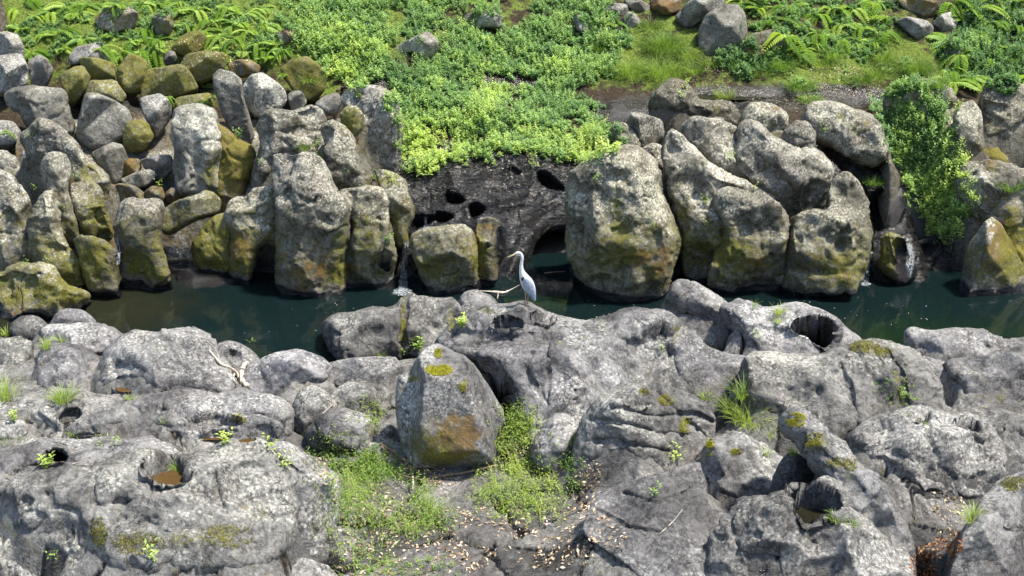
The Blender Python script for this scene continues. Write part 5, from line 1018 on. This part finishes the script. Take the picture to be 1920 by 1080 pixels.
for a in [('N12', 823, 694, 26, 11, 1300, .7), ('N12', 776, 708, 13, 9, 500, .75), ('N12', 868, 722, 7, 14, 250, .55), ('N12', 822, 663, 8, 9, 300, .5), ('N25a', 1331, 840, 9, 18, 500, .6), ('N25a', 1380, 848, 10, 6, 200, .4), ('N25c', 1492, 788, 20, 14, 900, .6),
          ('N25c', 1530, 830, 22, 18, 900, .15), ('N25c', 1578, 872, 34, 14, 700, .1), ('N26', 1250, 750, 17, 11, 500, .45), ('N26', 1285, 798, 12, 16, 500, .5), ('N26', 1203, 736, 14, 8, 300, .1), ('N21', 1620, 650, 30, 13, 1000, .05), ('N21', 1658, 662, 18, 9, 400, .05),
          ('N28d', 262, 1020, 50, 22, 900, .12), ('N28d', 186, 1000, 16, 30, 700, .15), ('N28d', 430, 1005, 46, 22, 800, .15), ('N13', 757, 600, 6, 45, 500, .25), ('N14', 912, 583, 15, 9, 400, .1), ('N28b', 446, 786, 16, 9, 400, .5), ('N29', 1900, 908, 26, 14, 500, .05), ('F1', 110, 545, 46, 30, 1800, .35), ('F3', 258, 505, 18, 15, 700, .45)]:
    moss_cushion(*a)

# ------------------------------------------------------------------ leaf litter, petals
def litter(name, poly, n, label, mat='litter', L=.05, up=.012, dens=None):
    pts = in_poly_samples(poly, n); P = []; N_ = []
    for p in pts:
        l, nn, ob = surf(*p)
        if l is None or nn[2] < .1 or (ob.name.startswith(('grass', 'weeds'))): continue
        if dens and fbm(l[None], 2.2, 3, 15)[0] < rng.uniform(-.4, dens): continue
        P.append(l + nn * up * rng.random()); N_.append(nn)
    P = np.array(P); N_ = np.array(N_); m = len(P); q = rng.normal(size=(m, 3)); D = np.cross(q, N_) + .25 * N_ * rng.random((m, 1)); U = N_ + .5 * rng.normal(size=(m, 3))
    l = L * rng.uniform(.5, 1.2, m)
    o = leaves(name, P, D, U, l, l * rng.uniform(.35, .6, m), np.clip(.6 + .28 * rng.normal(size=m), 0, 1), M[mat]); tag(o, label, kind='stuff'); return o
litter('leaf_litter', '560,820 640,830 660,870 760,940 860,960 1060,930 1110,900 1120,960 1180,1000 1160,1040 1060,1075 960,1060 820,1080 640,1085 610,1050 640,980 600,900', 2600, 'pale dead leaves strewn over the bottom centre bedrock', dens=.2, L=.058)
litter('leaf_litter', '700,860 760,850 830,880 880,900 820,915 740,900', 350, 'dead leaves and chips under the split boulder')
litter('leaf_litter', '1085,860 1120,850 1130,920 1080,925', 120, 'dead leaves beside the layered rock')
litter('fallen_petals', '1730,915 1800,920 1815,960 1800,1010 1760,1020 1750,950', 110, 'cream fallen petals on the worn slab', L=.045)
litter('fallen_leaves', '1705,1080 1710,1040 1750,1010 1790,1000 1815,1015 1790,1050 1760,1085', 420, 'red-brown wet leaves filling the low channel', 'redlitter', .055, .006)
litter('leaf_litter', '950,835 1000,820 1010,870 950,880', 120, 'dead leaves between the two weedy patches')
litter('leaf_specks', '740,330 800,300 1060,285 1080,330 1000,400 860,370 760,390', 260, 'pale leaf flecks on the wet black rock slope', L=.03)
litter('leaf_specks', '1230,160 1300,140 1500,185 1540,200 1500,215 1400,190 1250,165', 350, 'pale leaf flecks around the brown shallow pool', L=.035)
litter('leaf_litter', '1500,120 1620,120 1660,170 1600,190 1540,180', 500, 'tan dead leaves on the mossy bank at the upper right', L=.04)
litter('leaf_litter', '280,70 480,70 470,130 330,130 280,100', 400, 'scattered dead leaves on the fern slope', L=.05)
litter('leaf_litter', '1330,105 1360,110 1400,140 1320,140', 160, 'pale leaves below the blue-grey boulder', L=.04)
litter('floating_petals', '700,560 1200,560 1250,540 1700,560 1880,620 1620,620 1350,555 1080,585 950,560 640,590 560,640 380,620 620,560', 70, 'pale petals floating on the river', 'petal', .022, .004)
litter('fallen_petals', '620,860 740,850 740,880 650,905 660,900', 45, 'pink and white flower heads above the weeds', 'petal', .05, .02)
litter('fallen_petals', '1015,975 1035,972 1035,985 1018,985', 6, 'pink petals on the bottom slab', 'petal', .06, .01)

# ------------------------------------------------------------------ pools in the potholes
def puddle(c, rx, ry, label, mat='puddle'):
    n = 32; V = [[0, 0, 0]] + [[rx * math.cos(6.283 * k / n) * (1 + .08 * math.sin(3 * k)), ry * math.sin(6.283 * k / n) * (1 + .08 * math.cos(2.2 * k)), 0] for k in range(n)]
    V = np.array(V); F = np.array([(0, 1 + k, 1 + (k + 1) % n) for k in range(n)])
    o = mesh_np('puddle', np.vstack([V + c, V + c - [0, 0, .01]]), tris=np.vstack([F, F[:, ::-1] + n + 1]), mat=M[mat], loc=c)
    tag(o, label, 'puddle', 'pools in the potholes')
def hole_puddle(key, fx, label, mat='puddle', lift=.62):
    c, rx, ry, dep = HOLE_AT[(key, fx)]; puddle(c - np.array([0, 0, dep * lift]), rx * 1.0, ry * 1.5, label, mat)
hole_puddle('N28d', 312, 'brown water in the foreground pothole')
hole_puddle('N28b', 395, 'brown triangular pool in the rolling bedrock', lift=.92)
hole_puddle('N6', 242, 'small orange-brown puddle in the blotched boulder')
hole_puddle('N25d', 1526, 'dark water in the deep foreground pothole', 'dark_puddle')
hole_puddle('N26', 1192, 'dark puddle in the layered rock', 'dark_puddle')
hole_puddle('N28d', 460, 'rusty shallow puddle at the crest of the foreground mass')
hole_puddle('N28a', 132, 'dark puddle in the small pothole at the left', 'dark_puddle')
l_, _, _ = surf(1370, 182); puddle(l_ + np.array([0, 0, .012]), .8, .26, 'shallow brown pool on the upper ledge', 'dark_puddle')

# ------------------------------------------------------------------ falling water
def ribbon(name, pts, label, mat='fall', wob=.02, cat='waterfall', seg=26, off=.03):
    """pts: px, py, half width px, metres in front of the surface"""
    pts = np.array(pts, float); u = np.linspace(0, len(pts) - 1, seg); Q = np.stack([np.interp(u, np.arange(len(pts)), pts[:, k]) for k in range(4)], 1)
    base = []
    for x, y, hw, dd in Q:
        l, nn, ob = surf(x, y); base.append(CAM + (l - CAM) * (1 - (off + dd) / np.linalg.norm(l - CAM)))
    base = np.array(base)
    # water falls freely: its distance may not jump back
    yy = np.minimum.accumulate(base[:, 1]); 
    rows = []
    for (x, y, hw, dd), Y in zip(Q, yy):
        row = []
        for k in range(7):
            t = k / 3 - 1; d = rays(x + hw * t, y); p = CAM + d * (Y / d[1]); p = p - np.array([0, 1, 0]) * (.03 * (1 - t * t) + wob * rng.normal() * .4); row.append(p)
        rows.append(row)
    V = np.array(rows).reshape(-1, 3); i = np.arange(seg * 7).reshape(seg, 7)
    q = np.c_[i[:-1, :-1].ravel(), i[1:, :-1].ravel(), i[1:, 1:].ravel(), i[:-1, 1:].ravel()]
    V2 = V + np.array([0, .02, 0]); q2 = q[:, ::-1] + len(V)
    o = mesh_np(name, np.vstack([V, V2]), quads=np.vstack([q, q2]), mat=M[mat], loc=V.mean(0)); tag(o, label, cat, 'little waterfalls of the far bank'); return o
ribbon('waterfall', [(762, 450, 5, .02), (760, 480, 5, .04), (757, 510, 6, .05), (755, 546, 9, .05)], 'narrow white waterfall in the dark cleft')
ribbon('waterfall', [(797, 405, 2, .02), (798, 418, 3, .02), (800, 428, 6, .02)], 'tiny thread of water falling into the leftmost wet pothole')
ribbon('waterfall', [(332, 440, 12, .02), (334, 465, 18, .02), (340, 490, 22, .02), (350, 506, 24, .02)], 'small white cascade under the grey slab', 'cascade')
ribbon('waterfall', [(1704, 455, 4, .02), (1708, 480, 7, .02), (1706, 500, 7, .02), (1704, 520, 5, .02)], 'white trickle beside the mossy stone with the bowl')
ribbon('waterfall', [(1634, 470, 3, .02), (1630, 500, 3, .02), (1624, 528, 4, .02)], 'thin waterfall at the foot of the dark arched hollow')
ribbon('waterfall', [(218, 440, 3, .01), (222, 470, 4, .01), (220, 496, 4, .01)], 'faint trickle left of the squarish pillar')
def foam_ring(px, py, rx, ry, label):
    l = CAM + rays(px, py) * ((.012 - CAM[2]) / rays(px, py)[2]); n = 40; V = [[0, 0, .03]]
    for rr, z in ((.5, .02), (1, 0)):
        for k in range(n):
            a = 6.283 * k / n; w = rr * (1 + .25 * rng.normal() * rr * .5); V.append([rx * w * math.cos(a), ry * w * math.sin(a), z + .01 * rng.random()])
    F = [(0, 1 + k, 1 + (k + 1) % n) for k in range(n)]; Q = [(1 + k, 1 + n + k, 1 + n + (k + 1) % n, 1 + (k + 1) % n) for k in range(n)]
    o = mesh_np('foam', np.array(V) + l, tris=F, quads=Q, mat=M['foam'], loc=l); tag(o, label, 'foam')
foam_ring(755, 547, .18, .16, 'white splash where the narrow waterfall meets the river')
foam_ring(1622, 533, .10, .08, 'small splash below the dark arched hollow')

# ------------------------------------------------------------------ sticks
def stick(name, pts, radii, mat, label, off=.03, cat='branch', branches=(), group=None):
    """pts: px,py,(extra metres towards camera)"""
    def line(ps):
        w3 = []
        for p in ps:
            l, nn, ob = surf(p[0], p[1]); e = p[2] if len(p) > 2 else 0; l = CAM + (l - CAM) * (1 - (off + e) / np.linalg.norm(l - CAM)); w3.append(l)
        return np.array(w3)
    w3 = line(pts)
    def tube(w3, rad, nm, parent=None, loc=None):
        u = np.linspace(0, len(w3) - 1, len(w3) * 4); C = np.stack([np.interp(u, np.arange(len(w3)), w3[:, k]) for k in range(3)], 1)
        for _ in range(2): C[1:-1] = (C[:-2] + 2 * C[1:-1] + C[2:]) / 4
        R_ = np.interp(u, np.arange(len(w3)), np.linspace(rad[0], rad[1], len(w3)) if len(rad) == 2 else rad) * (1 + .12 * rng.normal(size=len(u)))
        C += rng.normal(0, rad[0] * .15, C.shape)
        tg = np.gradient(C, axis=0); tg /= np.linalg.norm(tg, axis=1, keepdims=True); a = np.cross(tg, [0.1, .2, 1]); a /= np.linalg.norm(a, axis=1, keepdims=True); b = np.cross(tg, a); n = 8
        V = np.concatenate([C[:, None] + R_[:, None, None] * (np.cos(t) * a + np.sin(t) * b)[:, None] for t in np.arange(n) * 6.283 / n], 1).reshape(-1, 3)
        i = np.arange(len(C) * n).reshape(-1, n); j = np.roll(i, -1, 1); q = np.c_[i[:-1].ravel(), j[:-1].ravel(), j[1:].ravel(), i[1:].ravel()]
        V = np.vstack([V, C[:1], C[-1:]]); k0 = len(C) * n
        t = [(k0, (k + 1) % n, k) for k in range(n)] + [(k0 + 1, k0 - n + k, k0 - n + (k + 1) % n) for k in range(n)]
        o = mesh_np(nm, V, tris=t, quads=q, mat=M[mat], loc=loc if loc is not None else w3[0])
        if parent: o.parent = parent; o.location = (0, 0, 0) if loc is not None else o.location
        return o
    o = tube(w3, radii, name); tag(o, label, cat, group)
    for bp, br in branches:
        tube(line(bp), br, 'side_branch', parent=o, loc=w3[0])
    return o
stick('driftwood', [(392, 656), (405, 672), (415, 684), (430, 688), (442, 697), (450, 712), (462, 722)], (.012, .03), 'wood', 'bleached driftwood branch curling round the massive blotched boulder', branches=[([(455, 715), (452, 698), (458, 686), (464, 680)], (.04, .028)), ([(440, 700), (436, 710), (446, 722)], (.015, .008))], off=.05)
stick('branch', [(712, 832), (730, 842), (752, 858), (778, 880), (800, 895)], (.018, .010), 'twig', 'grey dead branch pointing up from the brush left of the split boulder', group='dead sticks', branches=[([(752, 858), (775, 868), (810, 888)], (.008, .004))])
stick('branch', [(716, 838), (738, 856), (768, 876), (790, 886)], (.012, .007), 'twig', 'thinner dead branch lying under the grey one', group='dead sticks')
stick('branch', [(770, 856), (772, 880), (775, 900), (773, 920)], (.009, .012), 'wood', 'short pale stick standing at the foot of the split boulder', group='dead sticks', off=.05)
stick('branch', [(792, 898), (830, 892), (880, 885), (930, 872)], (.020, .012), 'twig', 'brown root lying along the foot of the split boulder', group='dead sticks', off=.06)
for k, q in enumerate([[(758, 880), (800, 872), (840, 888)], [(775, 893), (820, 880), (845, 895)], [(790, 870), (815, 892), (850, 898)], [(740, 888), (790, 900), (835, 902)]]):
    stick('twig', q, (.007, .003), 'twig', 'thin dead twig in the brush at the foot of the split boulder', group='brush twigs', cat='twig')
stick('twig', [(605, 775), (620, 762), (632, 745)], (.004, .002), 'wood', 'thin pale twig leaning on the rounded speckled stone', cat='twig')
stick('twig', [(135, 870), (150, 866), (172, 872)], (.006, .003), 'wood', 'small white twig lying on the dark bedrock band', cat='twig')
stick('twig', [(1238, 1000), (1262, 978), (1280, 955)], (.004, .002), 'wood', 'thin grey stick in the joint of the cracked slab', cat='twig')
def wstick(pts, rad, label, mat='wood', br=()):
    def lift(ps): return [(x, y) for x, y in ps]
    return stick('floating_branch', pts, rad, mat, label, off=.04, branches=br)
wstick([(895, 545), (915, 546), (930, 548), (945, 549), (958, 543), (974, 534)], (.005, .008, .026, .022, .007, .004), 'white floating branch with a thick middle beside the heron', br=[([(934, 550), (933, 560)], (.008, .005))])
wstick([(1020, 512), (1040, 510), (1060, 509)], (.010, .006), 'thin stick floating at the mouth of the black cave', 'twig')
stick('branch', [(632, 170), (645, 163), (665, 166), (668, 172)], (.03, .02), 'bark', 'grey log end lying on the tall weathered head', off=.03)

# ------------------------------------------------------------------ tree trunk at the top left corner, foliage of the slope beyond
l, _, _ = surf(2, 52)
tr = empty('tree', l, 'dark tree trunk cut off by the top left corner', 'tree')
n = 20; rows = 30; V = []
for r_ in range(rows):
    z = r_ / (rows - 1) * 7
    for k in range(n):
        a = 6.283 * k / n; rr = (.30 - .02 * z + .16 * math.exp(-z * 3)) * (1 + .07 * math.sin(a * 5 + z * .6) + .03 * rng.normal()); V.append([rr * math.cos(a) - .22 - .02 * z, rr * math.sin(a), z - .2])
i = np.arange(rows * n).reshape(rows, n); j = np.roll(i, -1, 1)
o = mesh_np('trunk', V, quads=np.c_[i[:-1].ravel(), j[:-1].ravel(), j[1:].ravel(), i[1:].ravel()], mat=M['bark']); o.parent = tr
n = 9000; c = np.array([-.3, 0, 7.5]); q = rng.normal(size=(n, 3)); q /= np.linalg.norm(q, axis=1, keepdims=True); cl = rng.normal(size=(40, 3)) * [1.6, 1.6, 1.0]
P = c + cl[rng.integers(0, 40, n)] + q * rng.uniform(.1, .8, (n, 1))
o = leaves('crown', P, rng.normal(size=(n, 3)), rng.normal(size=(n, 3)), rng.uniform(.08, .16, n), rng.uniform(.05, .09, n), np.clip(rng.normal(.5, .25, n), 0, 1), M['forest']); o.parent = tr
# far-off wood above the frame (it shows only mirrored in the river)
n = 60000; x = rng.uniform(-34, 34, n); y = rng.uniform(36.5, 58, n); z = terrain_base(x, y) + rng.uniform(0, 1, n) ** .7 * (3.0 + 2.0 * fbm(np.c_[x, y, 0 * x], .35, 2, 6))
leavesize = rng.uniform(.22, .5, n)
tag(leaves('woodland_foliage', np.c_[x, y, z], rng.normal(size=(n, 3)), rng.normal(size=(n, 3)), leavesize, leavesize * .6, np.clip(rng.normal(.45, .28, n), 0, 1), M['forest']), 'dark wood covering the gorge side above the slope', kind='stuff')

# ------------------------------------------------------------------ the heron
bpy.context.view_layer.update()
foot, fn_, fo = surf(987, 571)
k_px = np.linalg.norm(foot - CAM) / FPX
def hx(X): return (X - 790) / 9 * k_px
def hz(Z): return (1012 - Z) / 9 * k_px / .91
heron = empty('heron', foot, 'grey heron standing tall on the pale rock looking left', 'bird')
def loft(name, ctr, mat, parent, seg=16, sub=5, yoff=0., squash=.8):
    """ctr rows: X, Z (crop px), half width across the outline (m), depth factor"""
    c = np.array([[hx(a), hz(b), r_, dpt] for a, b, r_, dpt in ctr]); u = np.linspace(0, len(c) - 1, (len(c) - 1) * sub + 1)
    t = np.arange(len(c)); 
    def cr(col):
        y = c[:, col]; m = np.gradient(y); i0 = np.minimum(u.astype(int), len(c) - 2); f = u - i0
        return (2 * f ** 3 - 3 * f ** 2 + 1) * y[i0] + (f ** 3 - 2 * f ** 2 + f) * m[i0] + (-2 * f ** 3 + 3 * f ** 2) * y[i0 + 1] + (f ** 3 - f ** 2) * m[i0 + 1]
    x, z, r_, dp = cr(0), cr(1), np.maximum(cr(2), .001), cr(3)
    tx, tz = np.gradient(x), np.gradient(z); L = np.hypot(tx, tz); nx, nz = -tz / L, tx / L
    V = []
    for k in range(seg):
        a = 6.283 * k / seg; V.append(np.c_[x + nx * r_ * math.cos(a), yoff + r_ * dp * math.sin(a), z + nz * r_ * math.cos(a)])
    V = np.stack(V, 1).reshape(-1, 3); n = len(x); i = np.arange(n * seg).reshape(n, seg); j = np.roll(i, -1, 1)
    q = np.c_[i[:-1].ravel(), j[:-1].ravel(), j[1:].ravel(), i[1:].ravel()]
    V = np.vstack([V, [[x[0], yoff, z[0]], [x[-1], yoff, z[-1]]]]); k0 = n * seg
    tri = [(k0, (k + 1) % seg, k) for k in range(seg)] + [(k0 + 1, k0 - seg + k, k0 - seg + (k + 1) % seg) for k in range(seg)]
    o = mesh_np(name, V, tris=tri, quads=q, mat=M[mat]); o.parent = parent; return o
body = loft('body', [(588, 182, .008, 1), (620, 165, .022, .85), (655, 163, .028, .85), (690, 180, .027, .85), (712, 215, .022, .9), (714, 260, .021, .9), (704, 320, .023, .9), (700, 380, .027, .9), (706, 440, .034, .9), (728, 510, .052, .9), (765, 590, .075, .85), (805, 670, .084, .85), (845, 745, .078, .8), (880, 820, .052, .7), (905, 870, .022, .6)], 'plume_white', heron)
for s in (-1, 1):
    loft('wing', [(742, 535, .012, .5), (775, 590, .052, .35), (815, 660, .072, .32), (855, 740, .066, .32), (892, 815, .048, .3), (918, 880, .026, .3), (932, 925, .006, .5)], 'plume_grey', heron, yoff=s * .057)
    loft('flight_feathers', [(800, 745, .008, .5), (835, 790, .026, .35), (870, 835, .030, .35), (905, 885, .020, .35), (925, 920, .006, .5)], 'plume_dark', heron, yoff=s * .062)
loft('tail', [(880, 800, .03, .6), (910, 870, .026, .45), (932, 930, .010, .4)], 'plume_grey', heron)
for s in (-1, 1):
    loft('shoulder_patch', [(712, 590, .004, .5), (722, 562, .022, .4), (735, 540, .020, .4), (745, 525, .004, .5)], 'plume_black', heron, yoff=s * .060)
    e = loft('eye_stripe', [(612, 178, .003, .5), (640, 162, .006, .5), (672, 158, .007, .5), (700, 172, .003, .5)], 'plume_black', heron, yoff=s * .022)
    loft('eye', [(630, 172, .003, 1), (634, 171, .005, 1), (638, 170, .003, 1)], 'bill', heron, yoff=s * .0225)
loft('crest', [(672, 152, .006, .6), (705, 180, .006, .6), (735, 225, .002, .6)], 'plume_black', heron)
loft('bill', [(466, 229, .002, .8), (530, 203, .008, .8), (575, 186, .013, .8), (605, 172, .015, .8)], 'bill', heron)
for s, X in ((-1, 772), (1, 812)):
    lg = loft('leg', [(X + 6, 780, .022, .9), (X + 6, 820, .011, 1), (X + 2, 880, .007, 1), (X + 6, 905, .009, 1), (X - 2, 960, .006, 1), (X - 4, 1012, .007, 1)], 'leg', heron, seg=8, yoff=s * .03)
    for dx, dy in ((-.07, -.03), (-.075, .01), (-.06, .045), (.04, 0)):
        p0 = np.array([hx(X - 4), s * .03, .004]); p1 = p0 + [dx, dy, .001]; mid = (p0 + p1) / 2 + [0, 0, .008]
        V = []
        for p, rr in ((p0, .006), (mid, .005), (p1, .002)):
            for a in range(6): V.append(p + rr * np.array([0, math.cos(a * 1.047), math.sin(a * 1.047)]) + rr * .3 * np.array([math.cos(a), 0, 0]))
        i = np.arange(18).reshape(3, 6); j = np.roll(i, -1, 1)
        o = mesh_np('toe', V, quads=np.c_[i[:-1].ravel(), j[:-1].ravel(), j[1:].ravel(), i[1:].ravel()], mat=M['leg']); o.parent = lg

# ------------------------------------------------------------------ labels that single out each fern
LMK = [(165, 95, 'the clean pale grey boulder'), (230, 30, 'the brown mossy boulder in the ferns'), (305, 40, 'the upright brown boulder'), (350, 80, 'the rounded mossy mound'), (250, 130, 'the egg-shaped mossy boulder'), (460, 125, 'the orange-mossed stone'),
       (570, 140, 'the yellow-mossed wedge'), (15, 80, 'the white stone at the left edge'), (535, 68, 'the small mossy stone by the leafy mass'), (75, 130, 'the small brownish stone'), (10, 20, 'the tree trunk'), (420, 10, 'the dark gap at the top edge'),
       (1355, 50, 'the big blue-grey boulder'), (1440, 70, 'the brown mossy boulder'), (1740, 5, 'the dark brown boulder'), (1715, 55, 'the stepped grey slab'), (1775, 40, 'the smooth pale boulder'), (1790, 102, 'the small dark stone'), (1410, 97, 'the orange mossy stone'), (1560, 125, 'the mossy bank'),
       (1650, 110, 'the sedge mounds'), (1730, 180, 'the domed pale rock'), (1880, 190, 'the round-headed tall rock'), (1910, 20, 'the upper right corner'), (1560, 0, 'the middle of the upper right edge')]
seen = {}
for o in [o for o in COL.objects if o.get('category') == 'fern' and o['group'] in ('ferns behind the boulder pile', 'ferns at the upper right')]:
    x, y = project(np.array([list(o.location)])); x = float(x[0]); y = float(y[0])
    m = sorted(LMK, key=lambda q: math.hypot(q[0] - x, (q[1] - y) * 1.3))[0]; dx, dy = x - m[0], y - m[1]
    rel = ('just right of' if dx > 0 else 'just left of') if abs(dx) > abs(dy) else ('just below' if dy > 0 else 'just above')
    seen.setdefault((m[2], rel), []).append((math.hypot(dx, dy), o))
for (nm, rel), L_ in seen.items():
    L_.sort(key=lambda t: t[0])
    for k, (d_, o) in enumerate(L_):
        o['label'] = 'fern ' + rel + ' ' + nm + ('' if len(L_) == 1 else ', ' + ['nearest to it', 'second nearest to it', 'third nearest to it', 'fourth nearest to it', 'fifth nearest to it', 'sixth nearest to it', 'seventh nearest to it', 'eighth nearest to it'][min(k, 7)])
for k, o in enumerate([o for o in COL.objects if o.get('group') == 'brush twigs']):
    o['label'] = ['uppermost thin twig', 'thin twig in the middle', 'crooked steep twig', 'lowest thin twig'][k % 4] + ' in the brush at the foot of the split boulder'
